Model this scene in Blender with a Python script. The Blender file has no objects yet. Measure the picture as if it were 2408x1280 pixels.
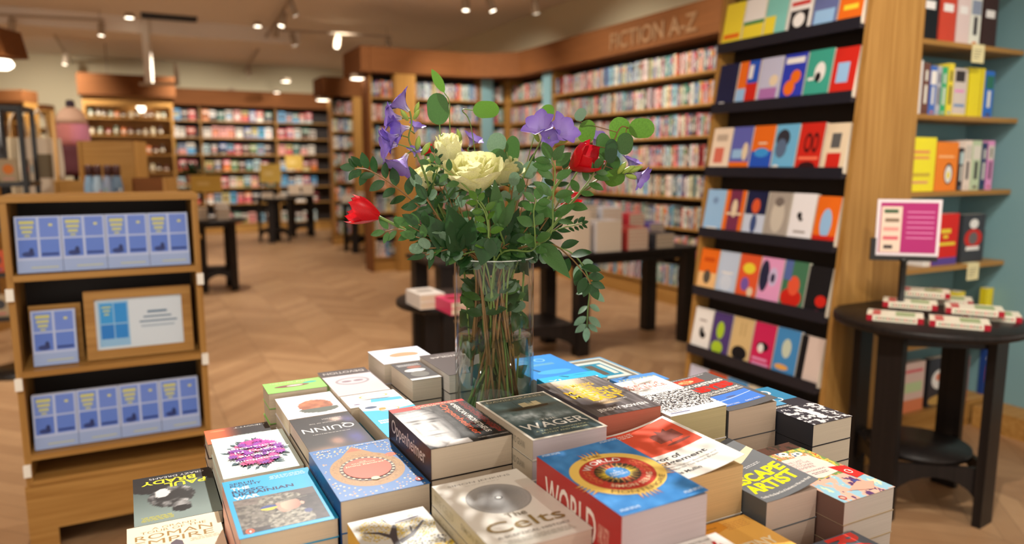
import bpy, bmesh, math, random
from mathutils import Vector, Matrix, Euler
random.seed(7)
S = bpy.context.scene
COL = S.collection
F = 1740.0
PITCH = math.atan((640 - 385) / F)
EYE = 1.45
CA, SA = math.cos(math.radians(27.5)), math.sin(math.radians(27.5))
ROT = math.radians(27.5)

# ------------------------------------------------------------ camera
cd = bpy.data.cameras.new('camera'); cam = bpy.data.objects.new('camera', cd); COL.objects.link(cam)
cam.location = (0, 0, EYE); cam.rotation_euler = (math.pi / 2 - PITCH, 0, 0)
cd.sensor_width = 36; cd.lens = F / 2408 * 36; cd.clip_start = .05; cd.clip_end = 60
cd.dof.use_dof = True; cd.dof.focus_distance = 1.27; cd.dof.aperture_fstop = 26.0 / 11.0
S.camera = cam
# ------------------------------------------------------------ world, lights, exposure
w = bpy.data.worlds.new('world'); S.world = w; w.use_nodes = True
w.node_tree.nodes['Background'].inputs[0].default_value = (1.0, .90, .78, 1)
w.node_tree.nodes['Background'].inputs[1].default_value = 1.5
S.view_settings.view_transform = 'Standard'; S.view_settings.look = 'None'
S.view_settings.exposure = -0.02; S.view_settings.gamma = 1.0; S.view_settings.use_curve_mapping = False

def spot(loc, target, power, angle=70, blend=.6, col=(1, .92, .81), rad=.035):
    l = bpy.data.lights.new('spot_light', 'SPOT'); l.energy = power * 1.55; l.spot_size = math.radians(angle)
    l.spot_blend = blend; l.color = col; l.shadow_soft_size = rad
    o = bpy.data.objects.new('spot_light', l); COL.objects.link(o); o.location = loc
    o.rotation_euler = (Vector(target) - Vector(loc)).to_track_quat('-Z', 'Y').to_euler()
    return o
def AB(a, b, z=0.0): return Vector((CA * a - SA * b, SA * a + CA * b, z))
# key spot on the front table, from the track behind the bouquet
spot((-.75, 3.45, 3.38), (-.02, 1.1, .95), 520, 46, .5, (1, .95, .88))
spot((1.9, .4, 3.38), (.1, 1.2, .95), 50, 60, .8, (1, .92, .82))  # this and the next are weak unseen fill spots added for the front table
spot((-1.9, -.3, 3.38), (-.2, 1.2, .95), 50, 60, .8, (1, .92, .82))
spot((-.3, .2, 3.38), (-1.4, 3.0, .9), 120, 60, .8)
spot((.5, 1.0, 3.38), AB(2.35, 2.3, 1.2), 170, 70, .8, (1, .92, .82))
spot((1.0, .2, 3.38), (1.9, 3.1, .9), 90, 60, .8)
spot((2.1, 2.2, 3.38), AB(3.5, 2.5, 1.3), 60, 75, .8, (1, .95, .88))
for (a, b, a2, b2, z2, p) in [(3.1, 5.2, 4.95, 5.4, 1.4, 150), (3.1, 6.8, 4.95, 7.0, 1.5, 150), (3.3, 8.4, 4.7, 9.3, 1.6, 130),
        (2.0, 4.0, 2.3, 4.6, 0, 110), (1.0, 6.0, 1.0, 6.6, 0, 150), (-1.2, 6.0, -1.2, 6.5, 0, 150), (1.2, 9.0, 1.2, 9.4, 0, 170),
        (-1.5, 9.5, -1.3, 10.3, 0, 200), (.8, 12.0, .9, 12.6, 0, 220), (-1.0, 13.8, -1.0, 16.5, 1.3, 260), (1.4, 14.0, 1.4, 16.5, 1.3, 260),
        (3.4, 14.0, 3.5, 16.5, 1.3, 200), (-3.5, 8.0, -3.3, 9.0, .6, 200), (-2.6, 12.5, -1.9, 15.0, 1.3, 220), (-1.5, 3.6, -1.0, 4.2, 0, 110),
        (-5.5, 12.0, -5.3, 13.5, .6, 240), (.8, 3.6, 1.2, 4.6, 0, 90), (2.9, 11.0, 3.8, 13.1, 1.6, 160), (2.4, 7.9, 3.3, 9.6, 1.6, 110)]:  # last two spots are added to brighten the oak pillars
    spot(AB(a, b, 3.36), AB(a2, b2, z2), p, 95, .9)

# ------------------------------------------------------------ helpers
def lin(c):
    return tuple(((x / 255) / 12.92 if x / 255 <= .04045 else ((x / 255 + .055) / 1.055) ** 2.4) for x in c[:3]) + (1,)
def ray(px, py):
    u = (px - 1204) / F; v = (640 - py) / F; c, s = math.cos(PITCH), math.sin(PITCH)
    return Vector((u, c + v * s, -s + v * c))
def at(px, py, D): return Vector((0, 0, EYE)) + ray(px, py) * D
def onz(px, py, z):
    r = ray(px, py); return Vector((0, 0, EYE)) + r * ((z - EYE) / r.z)

class MB:
    def __init__(s): s.v = []; s.f = []; s.c = []; s.sm = []
    def face(s, pts, col=None, smooth=False):
        n = len(s.v); s.v += [tuple(p) for p in pts]; s.f.append(tuple(range(n, n + len(pts)))); s.c.append(col); s.sm.append(smooth)
    def raw(s, vs, fs, col=None, smooth=False):
        n = len(s.v); s.v += [tuple(p) for p in vs]
        for f in fs: s.f.append(tuple(i + n for i in f)); s.c.append(col); s.sm.append(smooth)
    def box(s, x0, y0, z0, x1, y1, z1, col=None, M=None):
        p = [Vector(q) for q in ((x0,y0,z0),(x1,y0,z0),(x1,y1,z0),(x0,y1,z0),(x0,y0,z1),(x1,y0,z1),(x1,y1,z1),(x0,y1,z1))]
        if M: p = [M @ q for q in p]
        s.raw(p, [(0,3,2,1),(4,5,6,7),(0,1,5,4),(1,2,6,5),(2,3,7,6),(3,0,4,7)], col)
    def prism(s, prof, y0, y1, axis='y', col=None, M=None):
        n = len(prof)
        def mk(a, b, t):
            return Vector((a, t, b)) if axis == 'y' else (Vector((t, a, b)) if axis == 'x' else Vector((a, b, t)))
        vs = [mk(a, b, y0) for a, b in prof] + [mk(a, b, y1) for a, b in prof]
        if M: vs = [M @ q for q in vs]
        fs = [tuple(range(n)), tuple(range(2 * n - 1, n - 1, -1))] + [(i, i + n, (i + 1) % n + n, (i + 1) % n) for i in range(n)]
        s.raw(vs, fs, col)
    def tube(s, pts, rad, seg=8, col=None, caps=True):
        pts = [Vector(p) for p in pts]
        if not hasattr(rad, '__len__'): rad = [rad] * len(pts)
        vs = []; up = Vector((0.13, .31, .94)).normalized()
        for i, p in enumerate(pts):
            d = (pts[min(i + 1, len(pts) - 1)] - pts[max(i - 1, 0)]).normalized()
            a = d.cross(up)
            if a.length < .05: a = d.cross(Vector((1, 0, 0)))
            a.normalize(); b = d.cross(a)
            for k in range(seg):
                t = 2 * math.pi * k / seg; vs.append(p + (a * math.cos(t) + b * math.sin(t)) * rad[i])
        fs = []
        for i in range(len(pts) - 1):
            for k in range(seg):
                fs.append((i * seg + k, i * seg + (k + 1) % seg, (i + 1) * seg + (k + 1) % seg, (i + 1) * seg + k))
        if caps: fs += [tuple(range(seg - 1, -1, -1)), tuple((len(pts) - 1) * seg + k for k in range(seg))]
        s.raw(vs, fs, col, True)
    def lathe(s, prof, seg=32, col=None, M=None, smooth=True, close=False):
        vs = []
        for r, z in prof:
            for k in range(seg):
                t = 2 * math.pi * k / seg; vs.append(Vector((r * math.cos(t), r * math.sin(t), z)))
        if M: vs = [M @ q for q in vs]
        fs = []; m = len(prof)
        for i in range(m if close else m - 1):
            j = (i + 1) % m
            for k in range(seg): fs.append((i * seg + k, i * seg + (k + 1) % seg, j * seg + (k + 1) % seg, j * seg + k))
        if not close:
            if prof[0][0] > 1e-6: fs.append(tuple(range(seg - 1, -1, -1)))
            if prof[-1][0] > 1e-6: fs.append(tuple((m - 1) * seg + k for k in range(seg)))
        s.raw(vs, fs, col, smooth)
    def build(s, name, mat, parent=None, bevel=0, loc=None, rz=0):
        me = bpy.data.meshes.new(name); me.from_pydata(s.v, [], s.f)
        me.materials.append(mat)
        if any(c is not None for c in s.c):
            at_ = me.color_attributes.new('Col', 'FLOAT_COLOR', 'CORNER'); buf = []
            for f, c in zip(s.f, s.c):
                if c is None: c = (200, 200, 200)
                if len(c) and hasattr(c[0], '__len__'):
                    for q in c: buf += lin(q)
                else:
                    L = lin(c)
                    for _ in f: buf += L
            at_.data.foreach_set('color', buf)
        if any(s.sm): me.polygons.foreach_set('use_smooth', s.sm)
        me.update()
        o = bpy.data.objects.new(name, me); COL.objects.link(o)
        if parent: o.parent = parent
        if loc is not None: o.location = loc
        if rz: o.rotation_euler = (0, 0, rz)
        if bevel:
            b = o.modifiers.new('bevel', 'BEVEL'); b.width = bevel; b.segments = 2; b.limit_method = 'ANGLE'
        return o
def tag(o, label=None, cat=None, group=None, kind=None):
    if label: o['label'] = label
    if cat: o['category'] = cat
    if group: o['group'] = group
    if kind: o['kind'] = kind
    return o
def thing(name, label, cat, loc=(0, 0, 0), rz=0, group=None):
    o = bpy.data.objects.new(name, None); COL.objects.link(o); o.location = loc; o.rotation_euler = (0, 0, rz)
    o.empty_display_size = .1
    return tag(o, label, cat, group)

# ------------------------------------------------------------ materials
def newmat(name):
    m = bpy.data.materials.new(name); m.use_nodes = True
    return m, m.node_tree.nodes, m.node_tree.links, m.node_tree.nodes['Principled BSDF']
def plain(name, col, rough=.5, metal=0, spec=.5, coat=0):
    m, n, l, p = newmat(name); p.inputs['Base Color'].default_value = lin(col); p.inputs['Roughness'].default_value = rough
    p.inputs['Metallic'].default_value = metal; p.inputs['Specular IOR Level'].default_value = spec
    nz = n.new('ShaderNodeTexNoise'); nz.inputs['Scale'].default_value = 60; nz.inputs['Detail'].default_value = 3
    mr = n.new('ShaderNodeMapRange'); mr.inputs[3].default_value = max(0, rough - .06); mr.inputs[4].default_value = min(1, rough + .06)
    l.new(nz.outputs['Fac'], mr.inputs[0]); l.new(mr.outputs[0], p.inputs['Roughness'])
    if coat: p.inputs['Coat Weight'].default_value = coat
    return m
def attrmat(name, rough=.4, coat=0, spec=.5, trans=0):
    m, n, l, p = newmat(name); a = n.new('ShaderNodeVertexColor'); a.layer_name = 'Col'
    l.new(a.outputs[0], p.inputs['Base Color']); p.inputs['Roughness'].default_value = rough
    p.inputs['Coat Weight'].default_value = coat; p.inputs['Specular IOR Level'].default_value = spec
    return m
def woodmat(name, c1, c2, rough=.45, sc=(60, 60, 1.6), grain=1.0):
    m, n, l, p = newmat(name); tc = n.new('ShaderNodeTexCoord'); mp = n.new('ShaderNodeMapping'); mp.inputs['Scale'].default_value = sc
    nz = n.new('ShaderNodeTexNoise'); nz.inputs['Scale'].default_value = grain; nz.inputs['Detail'].default_value = 6; nz.inputs['Distortion'].default_value = .4
    cr = n.new('ShaderNodeValToRGB'); cr.color_ramp.elements[0].position = .3; cr.color_ramp.elements[1].position = .72
    cr.color_ramp.elements[0].color = lin(c1); cr.color_ramp.elements[1].color = lin(c2)
    l.new(tc.outputs['Object'], mp.inputs[0]); l.new(mp.outputs[0], nz.inputs[0]); l.new(nz.outputs['Fac'], cr.inputs[0]); l.new(cr.outputs[0], p.inputs['Base Color'])
    p.inputs['Roughness'].default_value = rough; p.inputs['Specular IOR Level'].default_value = .25
    return m
M_print = attrmat('printed_cover', .36, 0, .32)
M_matte = attrmat('printed_matte', .7, 0, .3)
M_oak = woodmat('oak_veneer', (150, 106, 50), (180, 136, 74))
M_oakx = woodmat('oak_veneer_long', (150, 106, 50), (182, 138, 76), sc=(1.6, 50, 50))
M_walnut = woodmat('header_wood', (104, 62, 28), (124, 76, 38), sc=(1.6, 50, 50), rough=.8)
M_black = woodmat('black_stained_wood', (22, 18, 17), (34, 28, 26), rough=.42)
M_dark = plain('dark_backing', (34, 24, 20), .6)
M_shelfblack = plain('black_metal_shelf', (28, 30, 42), .35)
M_white = plain('white_plaster', (222, 212, 198), .85)
M_cream = plain('cream_wall_paint', (204, 192, 160), .85)
M_ceil = plain('ceiling_paint', (232, 221, 208), .9)
M_teal = plain('teal_paint', (120, 158, 164), .6)
M_track = plain('grey_painted_metal', (168, 150, 128), .5)
M_blackplastic = plain('black_plastic', (24, 22, 22), .35)
M_clear = plain('white_acrylic_clip', (240, 236, 226), .25)
def paper():
    m, n, l, p = newmat('page_edges'); a = n.new('ShaderNodeVertexColor'); a.layer_name = 'Col'
    tc = n.new('ShaderNodeTexCoord'); mp = n.new('ShaderNodeMapping'); mp.inputs['Scale'].default_value = (3, 3, 2600)
    nz = n.new('ShaderNodeTexNoise'); nz.inputs['Scale'].default_value = 1; nz.inputs['Detail'].default_value = 3
    mr = n.new('ShaderNodeMapRange'); mr.inputs[1].default_value = .3; mr.inputs[2].default_value = .7; mr.inputs[3].default_value = .80; mr.inputs[4].default_value = 1.06
    mx = n.new('ShaderNodeMix'); mx.data_type = 'RGBA'; mx.blend_type = 'MULTIPLY'; mx.inputs[0].default_value = 1
    l.new(tc.outputs['Object'], mp.inputs[0]); l.new(mp.outputs[0], nz.inputs[0]); l.new(nz.outputs['Fac'], mr.inputs[0])
    l.new(a.outputs[0], mx.inputs[6]); l.new(mr.outputs[0], mx.inputs[7]); l.new(mx.outputs[2], p.inputs['Base Color'])
    p.inputs['Roughness'].default_value = .85; p.inputs['Specular IOR Level'].default_value = .2
    return m
M_paper = paper()
def emis(name, col, st):
    m, n, l, p = newmat(name); p.inputs['Emission Color'].default_value = lin(col); p.inputs['Emission Strength'].default_value = st; p.inputs['Base Color'].default_value = lin(col)
    return m
M_lamp = emis('lamp_face', (255, 240, 215), 6)
M_exit = emis('exit_sign_face', (80, 200, 200), 1.3)
def floormat():
    m, n, l, p = newmat('herringbone_oak_floor'); N = n.new
    tc = N('ShaderNodeTexCoord'); mp = N('ShaderNodeMapping'); mp.inputs['Rotation'].default_value = (0, 0, -ROT)
    sx = N('ShaderNodeSeparateXYZ'); l.new(tc.outputs['Object'], mp.inputs[0]); l.new(mp.outputs[0], sx.inputs[0])
    def mt(op, a, b=None):
        q = N('ShaderNodeMath'); q.operation = op
        for i, x in enumerate((a, b)):
            if x is None: continue
            if isinstance(x, (int, float)): q.inputs[i].default_value = x
            else: l.new(x, q.inputs[i])
        return q.outputs[0]
    pp = mt('PINGPONG', sx.outputs[0], .42)
    v = mt('ADD', sx.outputs[1], pp); row = mt('FLOOR', mt('DIVIDE', v, .12)); colm = mt('FLOOR', mt('DIVIDE', sx.outputs[0], .42))
    cb = N('ShaderNodeCombineXYZ'); l.new(row, cb.inputs[0]); l.new(colm, cb.inputs[1])
    wn = N('ShaderNodeTexWhiteNoise'); l.new(cb.outputs[0], wn.inputs[0])
    fr = mt('FRACT', mt('DIVIDE', v, .12)); line = mt('LESS_THAN', fr, .035)
    fr2 = mt('FRACT', mt('DIVIDE', sx.outputs[0], .42)); line = mt('MAXIMUM', line, mt('LESS_THAN', fr2, .012))
    cr = N('ShaderNodeValToRGB'); cr.color_ramp.elements[0].color = lin((150, 112, 78)); cr.color_ramp.elements[1].color = lin((190, 152, 112))
    nz = N('ShaderNodeTexNoise'); nz.inputs['Scale'].default_value = 9; nz.inputs['Detail'].default_value = 5
    l.new(tc.outputs['Object'], nz.inputs[0])
    mix = mt('ADD', mt('MULTIPLY', wn.outputs[0], .6), mt('MULTIPLY', nz.outputs['Fac'], .4)); l.new(mix, cr.inputs[0])
    mx = N('ShaderNodeMix'); mx.data_type = 'RGBA'; l.new(mt('MULTIPLY', line, .5), mx.inputs[0]); l.new(cr.outputs[0], mx.inputs[6]); mx.inputs[7].default_value = lin((92, 62, 40))
    l.new(mx.outputs[2], p.inputs['Base Color']); p.inputs['Roughness'].default_value = .45
    return m
M_floor = floormat()

# text as mesh pieces
_tc = {}
def textmesh(s, bold=0.0):
    k = (s, bold)
    if k in _tc: return _tc[k]
    c = bpy.data.curves.new('t', 'FONT'); c.body = s; c.size = 1; c.offset = bold; c.resolution_u = 3; c.fill_mode = 'FRONT'
    o = bpy.data.objects.new('t', c); COL.objects.link(o)
    dg = bpy.context.evaluated_depsgraph_get(); me = bpy.data.meshes.new_from_object(o.evaluated_get(dg))
    vs = [(v.co.x, v.co.y) for v in me.vertices]; fs = [tuple(p.vertices) for p in me.polygons]
    bpy.data.objects.remove(o); bpy.data.curves.remove(c); bpy.data.meshes.remove(me)
    _tc[k] = (vs, fs); return vs, fs
# ============================================================ setting
def struct(name, mb, mat, **k): return tag(mb.build(name, mat, **k), kind='structure')
m = MB(); m.face([(-16, -3, 0), (12, -3, 0), (12, 24, 0), (-16, 24, 0)]); struct('floor', m, M_floor)
m = MB(); m.box(-16, -3, 3.52, 12, 24, 3.6); struct('ceiling', m, M_ceil)
m = MB(); m.box(5.22, 1.0, 0, 5.35, 17.4, 3.52); struct('wall_right', m, M_cream, rz=ROT)
m = MB(); m.box(-12, 17.0, 0, 5.4, 17.1, 3.52); struct('wall_back', m, M_cream, rz=ROT)
m = MB(); m.box(-9.1, 0, 0, -9, 17.4, 3.52); struct('wall_left', m, M_cream, rz=ROT)
# teal side walls at the right
m = MB(); m.box(4.30, 1.2, 0, 4.42, 2.78, 3.52); struct('wall_teal', m, M_teal, rz=ROT)
m = MB(); m.box(4.10, 1.2, 0, 4.298, 2.33, .12); struct('baseboard_teal', m, M_oakx, rz=ROT)
# ceiling trims (dropped bands)
m = MB(); m.box(-8.9, 12.2, 3.30, 2.6, 12.9, 3.52); struct('trim_1', m, M_ceil, rz=ROT)

# ============================================================ colours for shelved books
PAL = [(206,196,184),(190,70,48),(60,84,140),(120,160,180),(214,150,140),(90,60,50),(222,214,200),(210,120,50),(150,60,70),(70,110,100),(196,180,120),(40,44,60),(50,112,92),(96,160,204),(140,150,170),(236,230,222),(110,130,70),(200,90,100),(66,66,70),(180,200,200)]
NAMES = {0:'pale grey',1:'brick red',2:'dark blue',3:'pale blue',4:'dusty pink',5:'dark brown',6:'cream',7:'orange',8:'maroon',9:'dark teal',10:'sand yellow',11:'navy',12:'deep green',13:'sky blue',14:'slate blue',15:'white',16:'olive',17:'coral',18:'charcoal',19:'pale aqua'}
ORD = 'first second third fourth fifth sixth seventh eighth ninth tenth eleventh twelfth thirteenth fourteenth fifteenth sixteenth seventeenth eighteenth nineteenth twentieth'.split()
def ordw(n):
    if n <= 20: return ORD[n - 1]
    t = {2: 'twenty', 3: 'thirty', 4: 'forty', 5: 'fifty', 6: 'sixty'}[n // 10]
    return t + ('-' + ORD[n % 10 - 1] if n % 10 else ('ieth' if 0 else ' '))
def spine_mesh(mb, t, h, d, col, rnd, x=0, y=0, z=0):
    """book standing, spine facing -y, x = thickness"""
    lt = (230, 226, 214) if sum(col) < 380 else (50, 44, 50)
    mb.box(x + .0008, y, z, x + t - .0008, y + d, z + h, col)
    mb.box(x + .002, y + .002, z + h - .004, x + t - .002, y + d - .001, z + h + .0006, (226, 216, 198))
    e = .0006; k = rnd.random()
    def patch(a, b, c, q): mb.face([(x + t * .5 - a, y - e, z + h * b), (x + t * .5 + a, y - e, z + h * b), (x + t * .5 + a, y - e, z + h * c), (x + t * .5 - a, y - e, z + h * c)], q)
    if k < .35: patch(t * .44, .62, .9, rnd.choice(PAL))
    patch(t * .18, .22, .58, lt)
    if k > .3: patch(t * .16, .66, .86, lt)
    patch(t * .2, .04, .09, rnd.choice(PAL))

def face_book(mb, W, H, T, art, rnd, M=None):
    """book standing cover facing -y; art = list of (x0,z0,x1,z1,col) normalised patches; first is ground"""
    k = MB(); g = art[0]
    k.box(0, 0, 0, W, .0008, H, g); k.box(0, T - .0008, 0, W, T, H, g); k.box(0, 0, 0, .0008, T, H, tuple(int(c * .9) for c in g))
    k.box(.001, .0009, .001, W - .0015, T - .0009, H - .001, (226, 216, 198))
    for i, q in enumerate(art[1:]):
        y = -.0004 - i * .00012
        if len(q) == 5:
            x0, z0, x1, z1, c = q; k.face([(x0 * W, y, z0 * H), (x1 * W, y, z0 * H), (x1 * W, y, z1 * H), (x0 * W, y, z1 * H)], c)
        else:
            kind, cx, cz, rx, rz_, c = q
            n = 20; k.face([((cx + rx * math.cos(6.2832 * j / n)) * W, y, (cz + rz_ * math.sin(6.2832 * j / n)) * H) for j in range(n)], c)
    if M: k.v = [tuple(M @ Vector(p)) for p in k.v]
    n = len(mb.v); mb.v += k.v; mb.f += [tuple(i + n for i in f) for f in k.f]; mb.c += k.c; mb.sm += k.sm
def randart(rnd):
    g = rnd.choice(PAL); a = [g]
    k = rnd.random()
    if k < .4: a.append((0, 0, 1, rnd.uniform(.3, .6), rnd.choice(PAL)))
    if k > .3: a.append(('e', .5, rnd.uniform(.35, .5), .3, .18, rnd.choice(PAL)))
    lt = (235, 230, 220) if sum(g) < 400 else (50, 50, 60)
    a.append((.12, .74, .88, .84, lt)); a.append((.2, .64, .8, .7, lt)); a.append((.25, .06, .75, .11, lt))
    return a

# ============================================================ long fiction wall (faces -e1); local frame: x = along -b, y = +a
def wall_frame(name, label, loc, rz, length, shelves, depth, ztop, header=None, upright=(0, ), wood=M_oakx, back=M_dark, hz=(2.62, 2.94), plinth=.16):
    t = thing(name, label, 'bookcase', loc, rz)
    m = MB(); m.box(0, depth - .02, 0, length, depth, ztop); m.build('back_panel', back, t)
    m = MB(); m.box(0, .02, 0, length, depth - .02, plinth - .001); m.build('plinth', wood, t)
    for z in shelves:
        m = MB(); m.box(0, 0, z - .022, length, depth - .021, z); m.build('shelf', wood, t)
    for x in upright:
        m = MB(); m.box(x, .004, plinth, x + .025, depth - .021, ztop - .001); m.build('upright', M_oak, t)
    h = None
    if header is not None:
        m = MB(); m.box(-header[0], -.12, hz[0], length + header[1], depth, hz[1]); h = m.build('header_board', M_walnut, t)
    return t, h
SZ = [.20, .51, .81, 1.12, 1.42, 1.72, 2.02, 2.32]
B0, B1 = 4.9, 9.62
fw, hb = wall_frame('wall_bookcase', 'long oak fiction bookcase wall full of spines under a brown header', AB(4.94, B1), ROT - math.pi / 2, B1 - B0, SZ, .27, 2.62, (0, 0), (0, 1.25, B1 - B0 - .025))
# FICTION A-Z lettering: text occupies px x 1435..1640 on the header face
vs, fs = textmesh('FICTION A-Z', .012)
xs = [v[0] for v in vs]; mbt = MB()
def header_x(px):
    r = ray(px, 80); p = r * (4.94 - .12) * 1.0 / (r.x * CA + r.y * SA); return B1 - (-SA * p.x + CA * p.y)
xa, xb = header_x(1437), header_x(1640); sc = (xb - xa) / (max(xs) - min(xs))
mbt.raw([(xa + (v[0] - min(xs)) * sc, -.132, 2.68 + v[1] * .24) for v in vs], fs, (168, 130, 94)); mbt.raw([(xa + (v[0] - min(xs)) * sc, -.1215, 2.68 + v[1] * .24) for v in vs], fs, (120, 84, 56))
o = mbt.build('lettering', attrmat('brushed_letters', .35), fw); o.data.materials[0].node_tree.nodes['Principled BSDF'].inputs['Metallic'].default_value = .4; o['label'] = 'metallic letters reading FICTION A-Z'
rnd = random.Random(11); cnt = 0
stuff = MB(); L = B1 - B0
for si, z in enumerate(SZ):
    x = L - .03; k = 0
    while x > 1.3 or (x > .06):
        t = rnd.uniform(.018, .036); h = rnd.uniform(.19, .212); d = .13
        if 1.22 < x < 1.30: x = 1.22
        ci = rnd.randrange(len(PAL)); col = tuple(max(0, min(255, c + rnd.randint(-12, 12))) for c in PAL[ci]); x -= t
        if x < .03: break
        if rnd.random() < .03: x -= .02; continue
        k += 1
        if x > L - 1.12 and cnt < 300:
            m = MB(); spine_mesh(m, t, h, d, col, rnd)
            o = m.build('shelved_paperback', M_print, loc=AB(4.94 + .03, B1 - x, z + .0005), rz=ROT - math.pi / 2)
            tag(o, '%s spine, %s from the right on the %s shelf up of the fiction wall' % (NAMES[ci], ordw(k), ORD[si]), 'book', 'paperbacks on the long fiction wall'); cnt += 1
        else: spine_mesh(stuff, t, h, d, col, rnd, x, .03, z)
o = stuff.build('shelved_paperbacks', M_print, loc=AB(4.94, B1), rz=ROT - math.pi / 2)
tag(o, 'rows of mixed coloured paperback spines further along the fiction wall', 'books', kind='stuff')
# teal strip on this wall near its far corner
m = MB(); m.box(1.02, -.015, .16, 1.24, .0, 2.62); m.build('teal_strip', M_teal, fw)
# ---- return wall facing the viewer (local x = a - 2.92)
rw, _ = wall_frame('return_bookcase', 'oak bookcase block with curved brown header left of the fiction wall', AB(2.92, 9.62), ROT, 2.02, SZ, .27, 2.62, (.02, -.001), (.0, 1.6, 1.995))
m = MB(); m.box(-.14, -.1, 2.621, .0, .75, 2.94); m.build('header_end', M_walnut, rw)
m = MB(); m.box(-.03, .0, 0, -.001, .30, 2.61); m.build('side_panel', M_walnut, rw)
m = MB(); m.box(.30, -.14, 0, .58, -.001, 2.61); m.build('oak_pillar', M_oak, rw)
m = MB(); m.box(1.60, -.012, .16, 1.78, -.0005, 2.62); m.build('teal_strip', M_teal, rw)
# curved corner piece of the header
m = MB(); pr = [(1.2, -.119)]
for k in range(9):
    q = k / 8; pr.append((1.2 + .70 * q, -.121 - .45 * q * q))
pr += [(1.9, -.119)]
m.prism(pr, 2.621, 2.939, 'z'); m.build('header_curve', M_walnut, rw)
stuff = MB()
for z in SZ:
    x = .03
    while x < 1.96:
        t = rnd.uniform(.018, .04)
        if 1.58 < x + t < 1.79: x = 1.80; continue
        col = PAL[rnd.randrange(len(PAL))]
        if x + t > 1.97: break
        spine_mesh(stuff, t, rnd.uniform(.19, .215), .13, col, rnd, x, .03, z); x += t + .0005
o = stuff.build('shelved_paperbacks', M_print, loc=AB(2.92, 9.62), rz=ROT); tag(o, 'mixed coloured spines on the shelves behind the bouquet', 'books', kind='stuff')
# ---- second, farther block
r2, _ = wall_frame('distant_bookcase', 'distant oak bookcase block with pillar, behind the purple freesias', AB(3.3, 13.2), ROT, 1.6, SZ, .27, 2.62, (.02, 0), (.0, 1.575))
m = MB(); m.box(-.16, -.1, 2.62, .0, .6, 2.94); m.build('header_end', M_walnut, r2)
m = MB(); m.box(.36, -.14, 0, .80, -.001, 2.61); m.build('oak_pillar', M_oak, r2)
stuff = MB()
for z in SZ:
    x = .03
    while x < 1.5:
        t = rnd.uniform(.02, .05); spine_mesh(stuff, t, rnd.uniform(.19, .22), .13, PAL[rnd.randrange(len(PAL))], rnd, x, .03, z); x += t + .0005
o = stuff.build('shelved_paperbacks', M_print, loc=AB(3.3, 13.2), rz=ROT); tag(o, 'mixed spines on the distant oak block behind the freesias', 'books', kind='stuff')
# ---- far wall with face-out books
SF = [.20, .62, .96, 1.30, 1.64, 1.98, 2.32]
fwall, _ = wall_frame('far_wall_bookcase', 'far oak bookcase wall of face-out books under a brown header', AB(-.05, 16.55), ROT, 4.5, SF, .27, 2.62, (0, 0), (0, 1.5, 3.0, 4.475))
for ri, z in enumerate(SF):
    x = .05; k = 0
    while x < 3.75:
        W = rnd.uniform(.12, .155); gap = rnd.choice([.008, .02, .035])
        if any(abs(x + W / 2 - u) < W / 2 + .03 for u in (1.5, 3.0)): x += .03; continue
        a = randart(rnd); ci = PAL.index(a[0]); k += 1; m = MB(); face_book(m, W, rnd.uniform(.19, .23), rnd.choice([.03, .05]), a, rnd)
        o = m.build('face_out_book', M_print, loc=AB(-.05 + x, 16.55 + .05, z + .0005), rz=ROT)
        tag(o, '%s face-out book, %s from the left, %s row up of the far wall' % (NAMES[ci], ordw(k), ORD[ri]), 'book', 'face-out books on the far wall'); x += W + gap
# ---- gift cabinet in the distance
gc = thing('display_cabinet', 'tall oak display cabinet of gift jars with brown top, far left', 'cabinet', AB(-.55, 14.9), ROT)
GW = 1.42
m = MB(); m.box(0, .3, 0, GW, .32, 2.62); m.build('back_panel', M_oak, gc)
m = MB(); m.box(0, 0, 0, .05, .299, 2.62); m.box(GW - .05, 0, 0, GW, .299, 2.62); m.build('side_panels', M_oak, gc)
m = MB(); m.box(-.05, -.1, 2.6205, GW + .05, .35, 2.98); m.build('header_board', M_walnut, gc)
for z in (.5, .95, 1.3, 1.62, 1.95, 2.25):
    m = MB(); m.box(.051, .005, z - .025, GW - .051, .299, z); m.build('shelf', M_oakx, gc)
m = MB(); m.box(.051, .0, 2.45, GW - .051, .02, 2.6204); m.build('fascia', M_oakx, gc)
GJ = [(90,40,36),(70,56,46),(150,50,60),(200,186,150),(120,130,110),(214,120,70),(60,40,36),(180,160,130)]
gn = {0:'dark red',1:'dark brown',2:'crimson',3:'cream',4:'sage green',5:'orange',6:'black brown',7:'beige'}
for ri, z in enumerate((.95, 1.3, 1.62, 1.95, 2.25)):
    x = .12; k = 0
    while x < GW - .16:
        ci = rnd.randrange(8); h = rnd.uniform(.1, .17); k += 1; m = MB()
        m.lathe([(.034, 0), (.036, .004), (.036, h * .8), (.028, h * .86), (.03, h * .87), (.03, h), (.0, h)], 14, GJ[ci]); m.lathe([(.0365, h * .25), (.0367, h * .55)], 14, (226, 214, 190))
        o = m.build('gift_jar', M_print, loc=AB(-.55 + x, 14.98, z)); tag(o, '%s jar, %s from the left on the %s cabinet shelf up' % (gn[ci], ordw(k), ORD[ri]), 'jar', 'jars in the display cabinet'); x += rnd.uniform(.085, .13)

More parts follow.
